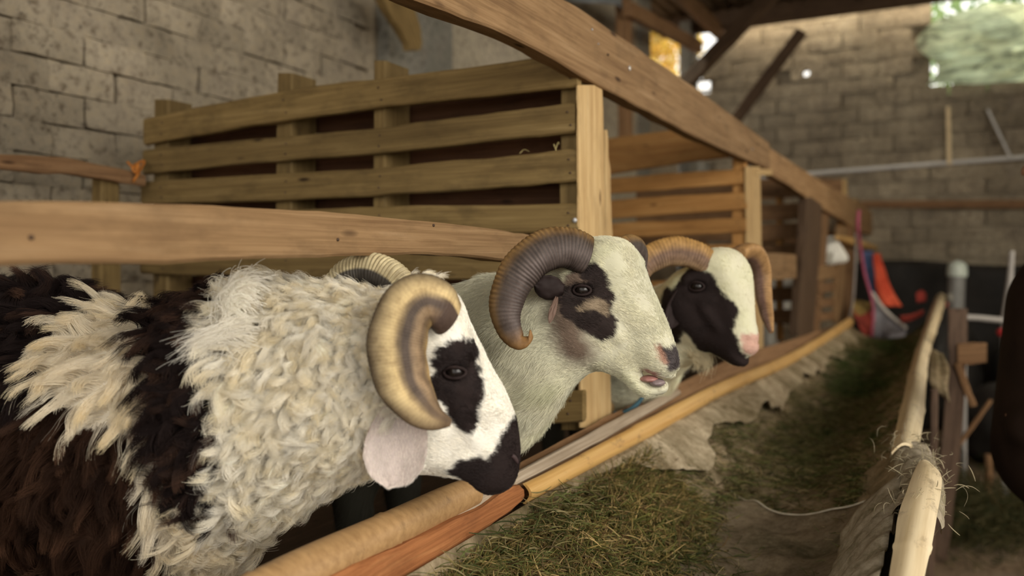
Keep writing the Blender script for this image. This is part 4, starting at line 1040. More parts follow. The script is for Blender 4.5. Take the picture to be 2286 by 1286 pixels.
def short_fur(name, V, Q, Nn, cfn, n, H, parent, rng, length, flow, wf=None, rad=.00020, k=4, M=None, lift=.30, clump=.35):
    P, Nr, _ = sample(V, Q, Nn, n, rng, wf)
    F_ = flow(P); D = F_ - Nr * np.einsum('ij,ij->i', F_, Nr)[:, None]; D = unit(D)
    jit = np.stack([fbm(P, 35, 20 + i, 2) for i in range(3)], 1) * clump
    D = unit(D + jit + rng.normal(0, .14, P.shape) + Nr * lift)
    L = length(P) * rng.uniform(.6, 1.25, n)
    t = np.linspace(0, 1, k)[None, :, None]
    S = P[:, None] - Nr[:, None] * .0008 + D[:, None] * t * L[:, None, None] - Nr[:, None] * (t ** 2) * L[:, None, None] * lift * .55
    R = np.repeat(np.linspace(1, .25, k)[None], n, 0) * rad * rng.uniform(.7, 1.3, (n, 1))
    return curves_obj(name, S, R, cfn(P) * rng.uniform(.74, 1.18, (n, 1)) * (1 + .10 * fbm(P, 120, 77, 2))[:, None], M_FUR, parent, M)
def wool(name, V, Q, Nn, cfn, n, nlock, parent, rng, length, wf=None, rad=.00024, k=11, M=None, grav=.8, curl=1.0, flow=None, tight=.75, lockfreq=1.0, tipcol=None):
    P, Nr, _ = sample(V, Q, Nn, n, rng, wf)
    Lp, Ln, _ = sample(V, Q, Nn, nlock, rng, wf)
    from mathutils import kdtree
    kd = kdtree.KDTree(nlock)
    for i, p in enumerate(Lp): kd.insert(Vector(p), i)
    kd.balance(); idx = np.array([kd.find(Vector(p + rng.normal(0, .0016, 3)))[1] for p in P])
    G = np.array([0, 0, -1.0]); fl = flow(Lp) if flow is not None else 0
    T = G * grav + fl + rng.normal(0, .35, Lp.shape) + np.stack([fbm(Lp, 9, 60 + i, 2) for i in range(3)], 1) * .9
    T = unit(T - Ln * np.einsum('ij,ij->i', T, Ln)[:, None])
    B = unit(np.cross(Ln, T)); LL = length(Lp) * rng.uniform(.7, 1.3, nlock)
    ph = rng.uniform(0, 2 * np.pi, nlock); fq = rng.uniform(2.0, 4.6, nlock) * lockfreq; amp = rng.uniform(.06, .17, nlock) * curl; hand = rng.choice([-1, 1], nlock)
    t = np.linspace(0, 1, k)
    def path(i):
        l = LL[i][:, None, None]; tt = t[None, :, None]
        out = Ln[i][:, None] * (1 - (1 - tt) ** 2) * .42 + T[i][:, None] * (tt ** 1.35) * .72
        a = (ph[i][:, None] + fq[i][:, None] * t[None] * hand[i][:, None] * 1.6)[..., None]; e = (amp[i][:, None] * np.minimum(1, t[None] * 1.8))[..., None]
        out = out + B[i][:, None] * (np.cos(a) - np.cos(ph[i])[:, None, None]) * e + (Ln[i][:, None] * .6 + T[i][:, None] * .5) * (np.sin(a) - np.sin(ph[i])[:, None, None]) * e
        return out * l
    C_ = path(idx); off = (P - Lp[idx])[:, None]
    fl_ = (1 - tight * (t ** .8))[None, :, None]; wis = rng.normal(0, 1, (n, 1, 3)) * (t[None, :, None] ** 1.5) * .0032
    S = Lp[idx][:, None] + off * fl_ + C_ * rng.uniform(.75, 1.1, (n, 1, 1)) + wis
    R = np.repeat(np.linspace(1, .35, k)[None], n, 0) * rad * rng.uniform(.7, 1.3, (n, 1))
    Cc = cfn(.6 * P + .4 * Lp[idx]) * rng.uniform(.88, 1.10, (n, 1)) * rng.uniform(.90, 1.06, (nlock, 1))[idx]
    Cc = np.repeat(Cc[:, None], k, 1)
    if tipcol is not None: Cc = tipcol(Cc, t, Lp, idx, rng)
    return curves_obj(name, S, R, np.clip(Cc, 0, 1), M_WOOL, parent, M)

def horn(name, pts, rad, cfn, parent, flat=.62, ridges=55, ridge=.035, ref=(0, 0, 1), n=260, m=36, centre=None):
    def fn(f, a):
        ph = f ** .9 * ridges * 2 * np.pi + .9 * np.cos(a) + 1.6 * np.sin(f * 19) + .8 * np.sin(f * 47 + a)
        s = 1 + ridge * (.5 * np.sin(ph) + .5 * np.abs(np.sin(ph * .5 + .4))) * (1 - f * .6) + .02 * np.sin(f * 31 + a * 2)
        s = s + .05 * np.cos(3 * a + .4)
        return s
    o, fr, ang = tube(name, [tuple(p) for p in pts], rad, M_HORN, parent, n=n, m=m, flat=flat, fn=fn, ref=ref, centre=centre)
    f = np.repeat(fr, m); a = np.tile(ang, n); setcol(o, cfn(f, a)); return o
def ear(name, base, tip, wdir, width, parent, cin, cout, cup=.25, bend=0, M=None, prof=None):
    """leaf-shaped, slightly cupped ear with thickness; wdir spans its width"""
    base = Vector(base); tip = Vector(tip); L = (tip - base); wd = Vector(wdir).normalized(); wd = (wd - L.normalized() * wd.dot(L.normalized())).normalized(); nn = L.normalized().cross(wd)
    prof = prof or [(0, .42), (.18, .72), (.4, .95), (.62, 1.0), (.82, .78), (.94, .42), (1, .04)]
    nu, nv = 22, 12; V = []; C = []
    for layer in (0, 1):
        for i in range(nu + 1):
            t = i / nu; wv = np.interp(t, [p[0] for p in prof], [p[1] for p in prof]) * width / 2
            for j in range(nv + 1):
                s = j / nv * 2 - 1
                p = base + L * t + wd * (wv * s) + nn * (cup * width * (s * s - .4) * (1 - .5 * t) + bend * L.length * t * t) + nn * (.0028 * (1 - abs(s) ** 6) * (1 if layer else -1))
                p += nn * mnoise.noise(Vector((t * 4, s * 2, 3))) * .004
                V.append(p); C.append(cout if layer else cin)
    m1 = (nu + 1) * (nv + 1); Fc = []
    for i in range(nu):
        for j in range(nv):
            a = i * (nv + 1) + j; q = (a, a + nv + 1, a + nv + 2, a + 1); Fc.append(q); Fc.append(tuple(x + m1 for x in q[::-1]))
    ring = [i * (nv + 1) for i in range(nu + 1)] + [nu * (nv + 1) + j for j in range(1, nv + 1)] + [i * (nv + 1) + nv for i in range(nu - 1, -1, -1)] + [j for j in range(nv - 1, 0, -1)]
    for a, b in zip(ring, ring[1:] + ring[:1]): Fc.append((a, b, b + m1, a + m1))
    M = Matrix.Translation(base)
    o = mkmesh(name, [v - base for v in V], Fc, M_EAR, parent, M)
    Vn = np.array([tuple(v) for v in V]); cc = np.array(C); cc = cc * (1 + .12 * fbm(Vn, 60, 4)[:, None])
    e = np.abs(np.tile((np.arange(nv + 1) / nv * 2 - 1), 2 * (nu + 1))); cc = cc * (1 + .25 * (e[:, None] ** 6))
    setcol(o, np.clip(cc, 0, 1)); return o
def ear_fur(o, col, parent, rng, length, up):
    me = o.data; V = np.empty(len(me.vertices) * 3, np.float32); me.vertices.foreach_get('co', V); V = V.reshape(-1, 3).astype(float) + np.array(PW[o.name].translation)
    Qe = np.array([list(p.vertices) for p in me.polygons if len(p.vertices) == 4]); Ne = vnormals(V, Qe)
    return short_fur('ear_fur', V, Qe, Ne, lambda P: np.repeat(np.asarray(col)[None], len(P), 0), 9000, None, o, rng, lambda P: np.full(len(P), length), lambda P: np.repeat(np.asarray(up, float)[None], len(P), 0), None, .00022)
def eye(H, px, py, parent, off, r=.0135, side=1, lid=(.035, .022, .02), open_=.62, nudge=0):
    u, v = H.uv(px, py, off); w = H.surf(u, v)
    c = H.world(u, v, (w - .0045 + nudge) * side); 
    o, _, _ = tube('eye', [c - H.w * r * .98, c - H.w * r * .5, c + H.w * r * .5, c + H.w * r * .98], [r * .1, r * .87, r * .87, r * .1], M_EYE, parent, n=4, m=8)
    bpy.data.meshes.remove(o.data) if False else None
    bm = bmesh.new(); bmesh.ops.create_uvsphere(bm, u_segments=28, v_segments=18, radius=r); me = bpy.data.meshes.new('eye'); bm.to_mesh(me); bm.free()
    me.materials.append(M_EYE); me.polygons.foreach_set('use_smooth', [True] * len(me.polygons)); old = o.data; o.data = me; bpy.data.meshes.remove(old)
    place(o, Matrix.Translation(c), parent); pw(o, Matrix.Translation(c))
    n = 28; pts = []
    for i in range(n + 1):
        a = 2 * math.pi * i / n
        x = math.cos(a) * r * 1.22; y = math.sin(a) * r * open_ * (1.05 if y_(a) else .95)
        zz_ = math.sqrt(max(r * r * 1.35 - x * x * .75 - y * y, 0)) * .80
        pts.append(c + H.u * x + H.v * y + H.w * zz_ * side)
    l, _, _ = tube('eyelid', pts, [r * .20] * (n + 1), M_LID, o, n=60, m=8, cap=False); 
    return c, u, v, w
def y_(a): return math.sin(a) > 0
def finish_body(name, V, Q, C, label, M=None):
    c = V.mean(0); c[2] = V[:, 2].min(); M = Matrix.Translation(Vector(c))
    o = mkmesh(name, V - c, Q, M_SKIN, None, M); setcol(o, C); return o
# ------------------------------------------------------------------ ram 1: long fleece, black eye patch and muzzle
def W3(x, y, z): return Vector((x, y, z))
def legs(xs, ys, zt, r0=.055, r1=.022, k=.03):
    out = []
    for (x, y, rear) in [(a, b, i) for i, a in enumerate(xs) for b in ys]:
        if rear:
            out += [rc(W3(x, y, zt + .06), W3(x + .05, y, zt - .10), r0 * 1.3, .045, k), rc(W3(x + .05, y, zt - .10), W3(x - .03, y, ZF + .17), .042, .024, .02),
                    rc(W3(x - .03, y, ZF + .17), W3(x - .01, y, ZF + .03), .023, .021, .01), rc(W3(x - .01, y, ZF + .03), W3(x + .03, y, ZF + .022), .026, .020, .008)]
        else:
            out += [rc(W3(x, y, zt + .05), W3(x + .01, y, ZF + .20), r0, .028, k), rc(W3(x + .01, y, ZF + .20), W3(x, y, ZF + .03), .027, .021, .015),
                    rc(W3(x, y, ZF + .03), W3(x + .035, y, ZF + .022), .026, .020, .008)]
    return out
def head_extras(H, e, off, nose, brow=.017):
    """socket, brow and eye pit on both sides, at the traced eye pixel"""
    u, v = H.uv(*e, off); w = H.surf(u, v); out = []
    for s in (1, -1):
        c = H.world(u, v, w * s)
        out.append(rc(H.world(u - .022, v + .016, (w + .000) * s), H.world(u + .014, v + .020, (w - .006) * s), brow * .75, brow * .6, .012))
        out.append(rc(H.world(u - .02, v - .022, (w - .006) * s), H.world(u + .03, v - .030, (w - .012) * s), .011, .009, .012))
        # facial crest and jaw muscle, set along the line from eye to nose
        nu_, nv_ = H.uv(*nose, .03); L_ = math.hypot(nu_ - u, nv_ - v); ax_ = ((nu_ - u) / L_, (nv_ - v) / L_); bx_ = (ax_[1], -ax_[0])
        def hp_(k, j, dw):
            uu, vv = u + ax_[0] * k + bx_[0] * j, v + ax_[1] * k + bx_[1] * j; return H.world(uu, vv, max(H.surf(uu, vv) + dw, 0) * s)
        out.append(rc(hp_(.045, .020, -.003), hp_(.100, .026, -.004), .010, .007, .014))
        out.append(rc(hp_(.0, .062, -.025), hp_(.045, .068, -.024), .029, .024, .02))
        out.append(ell(H.world(u, v, (w + .003) * s), (H.u, H.v, H.w), (.021, .0125, .014), .006, 'sub'))
    return out
def nostril(H, pts, off, r=.0055):
    out = []
    for s in (1, -1):
        q = []
        for p in pts:
            u, v = H.uv(*p, off); q.append(H.world(u, v, H.surf(u, v) * s))
        for a, b in zip(q[:-1], q[1:]): out.append(rc(a, b, r, r * .7, .004, 'sub'))
    return out

rng = np.random.default_rng(11)
H1 = Head(1000, 830, 1.215, 4)
out1 = [(895, 655), (950, 632), (1000, 642), (1030, 678), (1052, 725), (1074, 775), (1106, 835), (1132, 880), (1150, 925), (1160, 970), (1163, 1015), (1158, 1052), (1148, 1080), (1122, 1099), (1090, 1104), (1066, 1094), (1046, 1074),
        (1010, 1062), (960, 1058), (910, 1050), (860, 1010), (835, 930), (835, 830), (850, 730)]
pr1 = [rc(W3(-1.20, .98, 1.10), W3(-1.55, .955, 1.125), .205, .235, .05), rc(W3(-1.55, .955, 1.125), W3(-1.93, .94, 1.13), .235, .215, .05), rc(W3(-1.93, .94, 1.13), W3(-2.05, .94, 1.15), .20, .17, .05),
       rc(at(770, 850, 1.265), at(600, 880, 1.33), .120, .160, .06), rc(at(600, 880, 1.33), W3(-1.20, .98, 1.10), .160, .205, .06), rc(at(880, 830, 1.225), at(770, 850, 1.265), .090, .120, .05)]
pr1 += legs((-1.16, -1.95), (.86, 1.06), .95)
pr1.append(rc(W3(-2.16, .94, 1.22), W3(-2.22, .94, 1.00), .05, .03, .03))
pr1.append(inflate(H1, out1, [(960, 690, .060), (1015, 790, .066), (1000, 880, .060), (930, 960, .055), (1070, 900, .043), (1110, 950, .036), (1130, 1030, .034), (1100, 1080, .030), (1040, 1040, .034), (880, 800, .068)], .046, .03))
pr1 += head_extras(H1, (1015, 832), .06, (1140, 1040))
pr1 += nostril(H1, [(1143, 1022), (1152, 1038)], .03, .0045)
# mouth line
_m = [(1085, 1082), (1110, 1076), (1140, 1066)]
for s in (1, -1):
    q = [H1.world(*H1.uv(*p, .03), s * (H1.surf(*H1.uv(*p, .03)))) for p in _m]
    for a, b in zip(q[:-1], q[1:]): pr1.append(rc(a, b, .0022, .0022, .003, 'sub'))
V1, Q1 = mesh_field('ram', pr1, .0045, M_SKIN)
N1 = vnormals(V1, Q1)
def pp(H, pts, off=.045): return smooth_closed([H.uv(*p, off) for p in pts], 60)
patch1 = [(pp(H1, [(985, 780), (1005, 765), (1040, 758), (1062, 772), (1068, 800), (1070, 835), (1082, 865), (1080, 900), (1068, 940), (1052, 970), (1035, 962), (1018, 945), (995, 905), (965, 870), (947, 850), (965, 838), (978, 828), (976, 805)], .052), BLACK, lambda L: (L[:, 2] > .018) | (L[:, 2] < -.018)),
          (pp(H1, [(1150, 938), (1185, 930), (1190, 1120), (1060, 1130), (1030, 1078), (998, 1060), (1020, 1040), (1060, 1022), (1100, 1012), (1118, 985), (1135, 955)], .03), BLACK, None)]
# the fleece of the body: black and white areas traced on the near flank
def flank(px, py): 
    p = at(px, py, 1.22); q = toq(p); return (q[0], q[2])
pw1 = [smooth_closed([flank(*p) for p in pl], 80) for pl in (
    [(205, 540), (510, 540), (505, 640), (490, 720), (505, 800), (530, 880), (530, 960), (515, 1040), (500, 1110), (470, 1160), (420, 1130), (350, 1060), (335, 970), (350, 880), (320, 800), (250, 760), (205, 700), (200, 650)],
    [(-400, 1000), (-100, 950), (60, 915), (110, 905), (150, 930), (220, 950), (285, 965), (318, 1010), (330, 1140), (320, 1330), (300, 1500), (-400, 1500)],
    [(-400, 560), (60, 560), (30, 640), (20, 720), (0, 800), (30, 900), (0, 960), (-400, 1000)])]
def body1(P, C):
    q = P @ QR.T; u, v = q[:, 0], q[:, 2]; s = q[:, 1]
    k = 1.22 / np.maximum(s, 1.0)              # flank areas read at the near surface
    nz = .020 * fbm(P, 12, 31, 3) + .012 * fbm(P, 45, 33, 2)
    C = C * (1 - .25 * np.clip(fbm(P, 16, 41, 3), 0, 1)[:, None] * np.array([[.0, .12, .42]]))
    side = np.clip((toq(at(520, 800, 1.3))[0] - u) * 30, 0, 1)
    C = C * (1 - side[:, None] * np.array([[.03, .07, .14]]))
    for i, poly in enumerate(pw1):
        d = poly_sd(u, v, poly) + nz; t = np.clip(.5 - d / .006, 0, 1)[:, None]
        c = BLACK if i != 1 else BROWN * (.30 + .8 * np.clip(fbm(P, 22, 51, 2) + .2, 0, 1))[:, None]
        C = C * (1 - t) + c * t
    return C
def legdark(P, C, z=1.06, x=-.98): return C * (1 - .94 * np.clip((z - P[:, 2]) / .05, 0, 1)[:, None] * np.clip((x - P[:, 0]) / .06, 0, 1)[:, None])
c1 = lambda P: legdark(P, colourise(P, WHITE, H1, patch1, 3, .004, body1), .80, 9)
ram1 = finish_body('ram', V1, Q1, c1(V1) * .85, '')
tag(ram1, 'nearest ram with shaggy white neck, black and white fleece and black muzzle', 'sheep')
L1 = H1.local(V1)
headness = lambda P: np.clip((H1.local(P)[:, 0] + .072 - .03 * np.sin(H1.local(P)[:, 1] * 9)) / .03, 0, 1)
h1 = headness(V1); nearw = np.where((N1 @ np.array(CF0)) < .35, 1.0, .25); legz = V1[:, 2] > .80
flow1 = lambda P: np.repeat(-np.array(H1.u)[None] * 1.0 + np.array([0, 0, .45])[None], len(P), 0)
short_fur('short_fur', V1, Q1, N1, c1, 95000, H1, ram1, rng, lambda P: np.full(len(P), .0085) * (1 - .45 * np.clip(H1.local(P)[:, 0] / .1, 0, 1)), flow1, h1 * nearw + 1e-6, .00028, lift=.4, clump=.5)
wv = (1 - h1) * nearw * np.where(legz, 1, .15) * np.where(V1[:, 2] < .74, .05, 1) + 1e-7
def len1(P):
    q = P @ QR.T; u = q[:, 0]; a = toq(at(820, 800, 1.2))[0]; b = toq(at(420, 800, 1.25))[0]
    t = np.clip((a - u) / (a - b), 0, 1); return .020 + .026 * t ** .9
flw = lambda P: np.repeat(-np.array(CR)[None] * .55, len(P), 0)
def tips(Cc, t, Lp, idx, rng):
    # weathered yellowish tips on the white locks, rusty tips on the dark ones
    lum = Cc.mean(2, keepdims=True); k = (t[None, :, None] ** 2) * rng.uniform(0, 1, (len(Lp), 1, 1))[idx]
    w_ = lum > .3
    return np.where(w_, Cc * (1 - k * np.array([.04, .12, .32])), Cc + k * np.array([.10, .05, .028]) * (rng.uniform(0, 1, (len(Lp), 1, 1))[idx] > .55))
q1 = V1 @ QR.T; bodyw = np.clip((toq(at(470, 800, 1.25))[0] - q1[:, 0]) / .05, 0, 1)
wool('wool', V1, Q1, N1, c1, 190000, 3000, ram1, rng, lambda P: len1(P) * (1.25 + .5 * fbm(P, 7, 88, 2)), wv * (1 - bodyw) + 1e-8, .00027, 12, grav=.55, curl=1.25, flow=flw, tight=.80, tipcol=tips)
wool('body_wool', V1, Q1, N1, c1, 140000, 1500, ram1, rng, lambda P: np.full(len(P), .058), wv * bodyw + 1e-8, .00032, 13, grav=1.5, curl=.75, flow=lambda P: np.repeat(-np.array(CR)[None] * .15, len(P), 0), tight=.86, lockfreq=.9, tipcol=tips)
# tuft of loose long hair at the withers
def tuft(name, H, root, n, L, dirs, col, parent, rad=.0003, sp=.03, seed=1, conv=.75, conv2=.6):
    r = np.random.default_rng(seed); rt = np.array([tuple(p) for p in root]); i = r.integers(0, len(rt), n); P = rt[i] + r.normal(0, sp, (n, 3)) * np.array([1, .6, 1])
    d = np.array([tuple(x) for x in dirs]); t = np.linspace(0, 1, 12)[None, :, None]
    D0 = d[0][None] + r.normal(0, .16, (n, 3)) * conv2; D1 = d[1][None] + r.normal(0, .25, (n, 3)) * conv2; l = (L * r.uniform(.5, 1.2, n))[:, None, None]
    off = (P - rt[i])[:, None]; ph = r.uniform(0, 6.28)
    wave = np.array(CR)[None, None] * np.sin(t * 5.5 + ph) * t * L * .13 + np.array(CF0)[None, None] * np.cos(t * 5.5 + ph) * t * L * .07
    S = rt[i][:, None] + off * (1 - conv * t ** .9) + D0[:, None] * t * l + D1[:, None] * t ** 2.2 * l + wave
    R = np.repeat(np.linspace(1, .3, 12)[None], n, 0) * rad
    return curves_obj(name, S, R, np.minimum(1, np.array(col)[None] * r.uniform(.9, 1.15, (n, 1))), M_WOOL, parent)
tuft('loose_tuft', H1, [at(560, 640, 1.17), at(540, 665, 1.165)], 420, .046, [-CR * .75 + Vector((0, 0, .55)), -Vector((0, 0, 1.15)) + CR * .1], WHITE, ram1, seed=4, sp=.016, rad=.0004, conv=.75, conv2=.7)
tuft('loose_tuft', H1, [at(545, 735, 1.15), at(530, 750, 1.15)], 380, .062, [-CR * 1.0 + Vector((0, 0, .18)), -CR * .05 - Vector((0, 0, .55))], WHITE * .97, ram1, seed=5, sp=.013, rad=.0004, conv=.85, conv2=.5)
tuft('loose_tuft', H1, [at(520, 830, 1.16), at(525, 900, 1.16), at(520, 780, 1.16)], 260, .05, [-CR * .6 - Vector((0, 0, .4)), -Vector((0, 0, .5))], WHITE * .85, ram1, seed=6, sp=.02, rad=.0004, conv=.5, conv2=1.0)
# near horn: banded, curling past the cheek
def hp(*l): return [at(a, b, c) for a, b, c in l]
def horn1c(f, a):
    t = (1 - np.cos(a)) / 2    # 0 outer rim, 1 inner edge
    z = np.array([0, .16, .27, .37, .44, .62, .70, .85, 1]); cc = np.array([(.10, .075, .05), (.42, .32, .17), (.60, .46, .24), (.54, .40, .20), (.085, .058, .042), (.07, .048, .036), (.34, .23, .13), (.10, .065, .04), (.50, .34, .15)])
    wob = .008 * np.sin(f * 31) ; tt = np.clip(t + wob, 0, 1)
    C = np.stack([np.interp(tt, z, cc[:, i]) for i in range(3)], 1)
    dk = (.5 + .5 * np.sin(f * 2 * np.pi * 62 + np.cos(a) * 2)); C = C * (.88 + .12 * dk)[:, None] * (1 + .12 * np.sin(f * 9 + 2 * t))[:, None]
    tip = np.clip((f - .72) / .25, 0, 1)[:, None]; C = C * (1 - tip) + np.array([[.15, .10, .06]]) * tip
    base = np.clip((.17 - f) / .08, 0, 1)[:, None] * (t[:, None] > .35); return C * (1 - base) + np.array([[.07, .045, .035]]) * base
def facing_ref(pts, side=None):
    """reference for the tube: points away from the coil centre so that angle 0 is the outer rim"""
    return tuple(side)
horn('horn', hp((1000, 712, 1.150), (978, 682, 1.135), (938, 672, 1.125), (902, 710, 1.115), (888, 778, 1.105), (900, 845, 1.10), (930, 898, 1.095), (966, 930, 1.10), (1006, 944, 1.11)),
     [.030, .033, .036, .0385, .040, .037, .030, .019, .005], horn1c, ram1, .55, 60, .014, centre=at(958, 800, 1.12), n=280)
def horn1f(f, a):
    k = (np.cos(a) > .1)[:, None]; C = np.where(k, np.array([[.62, .53, .33]]), np.array([[.09, .08, .07]])); dk = (.5 + .5 * np.sin(f * 2 * np.pi * 46))[:, None]; return C * (.6 + .4 * dk)
horn('horn', hp((905, 648, 1.27), (880, 622, 1.285), (845, 604, 1.305), (805, 602, 1.325), (765, 620, 1.345), (735, 670, 1.36), (730, 740, 1.37), (760, 800, 1.38), (800, 815, 1.39)),
     [.022, .024, .024, .023, .022, .020, .016, .012, .004], horn1f, ram1, .8, 46, .10, ref=(0, 0, 1), n=220)
# ear: large, pale pink, hanging below the horn
e1_ = ear('ear', at(915, 868, 1.145), at(866, 1088, 1.130), CR * 1.0 + Vector((0, 0, .1)), .084, ram1, np.array([.68, .58, .55]), np.array([.68, .58, .55]), .34, -.05, prof=[(0, .40), (.2, .66), (.4, .90), (.58, 1.02), (.75, .98), (.9, .70), (.97, .38), (1, .05)])
ear_fur(e1_, (.78, .70, .64), ram1, rng, .006, (0, 0, -1))
eye(H1, 1015, 832, ram1, .06, .0125)
# curls cast on the nostril
o, _, _ = tube('nostril', [H1.world(*H1.uv(1141, 1020, .03), H1.surf(*H1.uv(1141, 1020, .03)) - .0035), H1.world(*H1.uv(1147, 1026, .03), H1.surf(*H1.uv(1147, 1026, .03)) - .003), H1.world(*H1.uv(1151, 1034, .03), H1.surf(*H1.uv(1151, 1034, .03)) - .003), H1.world(*H1.uv(1153, 1040, .03), H1.surf(*H1.uv(1153, 1040, .03)) - .003)], [.003, .0035, .003, .002], M_NOSTRIL, ram1, n=12, m=8)

# ------------------------------------------------------------------ ram 2: short haired, bleating, dark curled horn
rng = np.random.default_rng(12)
H2 = Head(1400, 700, 1.44, 17)
out2 = [(1275, 560), (1310, 536), (1350, 528), (1390, 535), (1420, 556), (1438, 590), (1452, 630), (1468, 670), (1486, 715), (1502, 755), (1512, 790), (1515, 820), (1507, 838), (1488, 843), (1462, 838), (1440, 827), (1432, 827), (1436, 840),
        (1452, 856), (1474, 861), (1488, 854), (1494, 864), (1484, 879), (1445, 887), (1418, 876), (1395, 852), (1370, 838), (1335, 826), (1290, 822), (1255, 790), (1238, 720), (1245, 630)]
pr2 = [rc(W3(-1.17, 1.50, 1.10), W3(-1.55, 1.50, 1.11), .17, .19, .05), rc(W3(-1.55, 1.50, 1.11), W3(-1.98, 1.48, 1.12), .19, .18, .05),
       rc(at(1275, 715, 1.47), at(1165, 790, 1.52), .078, .095, .05), rc(at(1165, 790, 1.52), at(1080, 850, 1.60), .095, .125, .05), rc(at(1080, 850, 1.60), W3(-1.17, 1.50, 1.10), .125, .17, .06),
       rc(at(1250, 680, 1.48), at(1090, 735, 1.60), .062, .085, .05), rc(at(1090, 735, 1.60), W3(-1.2, 1.5, 1.20), .085, .12, .06)]
pr2 += legs((-1.14, -1.92), (1.42, 1.60), .95)
pr2.append(rc(W3(-2.14, 1.48, 1.18), W3(-2.18, 1.48, .98), .04, .02, .03))
pr2.append(inflate(H2, out2, [(1310, 570, .055), (1370, 590, .060), (1300, 650, .068), (1290, 740, .062), (1340, 770, .055), (1400, 680, .046), (1430, 740, .040), (1460, 790, .038), (1490, 810, .035), (1460, 865, .027), (1420, 850, .030), (1385, 820, .035)], .045, .03))
pr2 += head_extras(H2, (1300, 648), .06, (1490, 800))
pr2 += nostril(H2, [(1474, 778), (1490, 798), (1500, 806)], .032, .0055)
V2, Q2 = mesh_field('ram', pr2, .0040, M_SKIN); N2 = vnormals(V2, Q2)
CREAM2 = np.array([.72, .685, .52])
DKB = np.array([.030, .020, .018]); GB = np.array([.17, .12, .09])
patch2 = [(pp(H2, [(1240, 640), (1262, 625), (1290, 640), (1300, 700), (1315, 750), (1322, 790), (1312, 815), (1280, 812), (1258, 790), (1240, 750), (1234, 700)], .060), np.array([.19, .135, .10]), lambda L: L[:, 2] > 0, .03),
          (pp(H2, [(1436, 598), (1480, 590), (1490, 660), (1450, 662), (1440, 630)], 0), DKB, lambda L: L[:, 2] < -.004),
          (pp(H2, [(1270, 620), (1290, 600), (1320, 590), (1345, 598), (1362, 620), (1368, 650), (1367, 690), (1376, 715), (1370, 745), (1345, 762), (1325, 755), (1300, 730), (1280, 715), (1262, 700), (1262, 660)], .056), DKB, None),
          (pp(H2, [(1322, 672), (1338, 664), (1352, 672), (1362, 695), (1355, 702), (1330, 690), (1300, 694), (1300, 684)], .056), np.array([.30, .23, .155]), lambda L: L[:, 2] > 0),
          (pp(H2, [(1268, 622), (1292, 610), (1310, 622), (1312, 640), (1290, 632), (1268, 640)], .058), GB, lambda L: L[:, 2] > 0),
          (pp(H2, [(1470, 768), (1485, 776), (1500, 780), (1518, 785), (1525, 812), (1512, 828), (1494, 828), (1486, 812), (1478, 792)], .030), np.array([.09, .075, .075]), None),
          (pp(H2, [(1464, 775), (1474, 770), (1480, 778), (1486, 800), (1490, 815), (1480, 812), (1470, 795)], .032), np.array([.42, .24, .17]), None),
          (pp(H2, [(1430, 824), (1455, 832), (1490, 846), (1492, 862), (1475, 858), (1450, 850), (1435, 838)], .022), np.array([.42, .22, .18]), None)]
def body2(P, C):
    q = P @ QR.T; g = np.clip(fbm(P, 10, 71, 3), -1, 1)[:, None]; C = C * (1 - np.clip(g, 0, 1) * np.array([[.10, .05, .22]]))
    dirt = np.clip(-g, 0, 1); return C * (1 - dirt * np.array([[.14, .10, .08]]))
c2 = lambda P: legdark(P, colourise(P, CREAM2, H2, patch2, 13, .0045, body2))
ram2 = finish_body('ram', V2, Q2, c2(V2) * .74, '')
tag(ram2, 'bleating cream ram with dark curled horn and black eye patch', 'sheep')
h2 = np.clip((H2.local(V2)[:, 0] + .30) / .03, 0, 1); near2 = np.where((N2 @ np.array(CF0)) < .35, 1.0, .2)
def flow2(P):
    return np.repeat(-np.array(H2.u)[None] + np.array([0, 0, .55])[None], len(P), 0) * np.clip((H2.local(P)[:, 0:1] + .14) / .05, 0, 1) + np.repeat(-np.array(CR)[None] * .7 - np.array([0, 0, .8])[None], len(P), 0) * (1 - np.clip((H2.local(P)[:, 0:1] + .14) / .05, 0, 1))
def lf2(P):
    l = H2.local(P); return .006 + .010 * np.clip((-l[:, 0] - .08) / .12, 0, 1) + .006 * np.clip((-l[:, 1] - .08) / .05, 0, 1) * (l[:, 0] < -.05)
short_fur('short_fur', V2, Q2, N2, c2, 170000, H2, ram2, rng, lambda P: lf2(P) * 1.35, flow2, h2 * near2 + .02, .00026, lift=.42, clump=.55)
def horn2c(f, a):
    t = (1 - np.cos(a)) / 2; z = np.linspace(0, 1, 6); cc = np.array([(.13, .07, .03), (.07, .05, .038), (.085, .065, .058), (.12, .092, .085), (.085, .065, .06), (.05, .035, .03)])
    C = np.stack([np.interp(t, z, cc[:, i]) for i in range(3)], 1)
    dk = (.5 + .5 * np.sin(f ** .9 * 2 * np.pi * 46 + .9 * np.cos(a))) * (1 - np.clip((f - .5) * 3, 0, 1)); C = C * (1 - .45 * dk)[:, None]
    rim = np.clip((.22 - t) / .2, 0, 1) * .8; C = C * (1 - rim[:, None]) + np.array([[.30, .18, .07]]) * rim[:, None] * (.5 + .5 * dk)[:, None]
    tip = np.clip((f - .80) / .12, 0, 1)[:, None]; return C * (1 - tip) + np.array([[.24, .13, .05]]) * tip
horn('horn', hp((1308, 572, 1.405), (1270, 556, 1.395), (1225, 558, 1.385), (1178, 588, 1.375), (1145, 636, 1.37), (1130, 688, 1.365), (1138, 735, 1.36), (1160, 763, 1.355), (1182, 757, 1.35), (1184, 737, 1.345)),
     [.033, .034, .034, .0335, .031, .0265, .0205, .0135, .007, .0015], horn2c, ram2, .72, 46, .035, centre=at(1225, 670, 1.375), n=280)
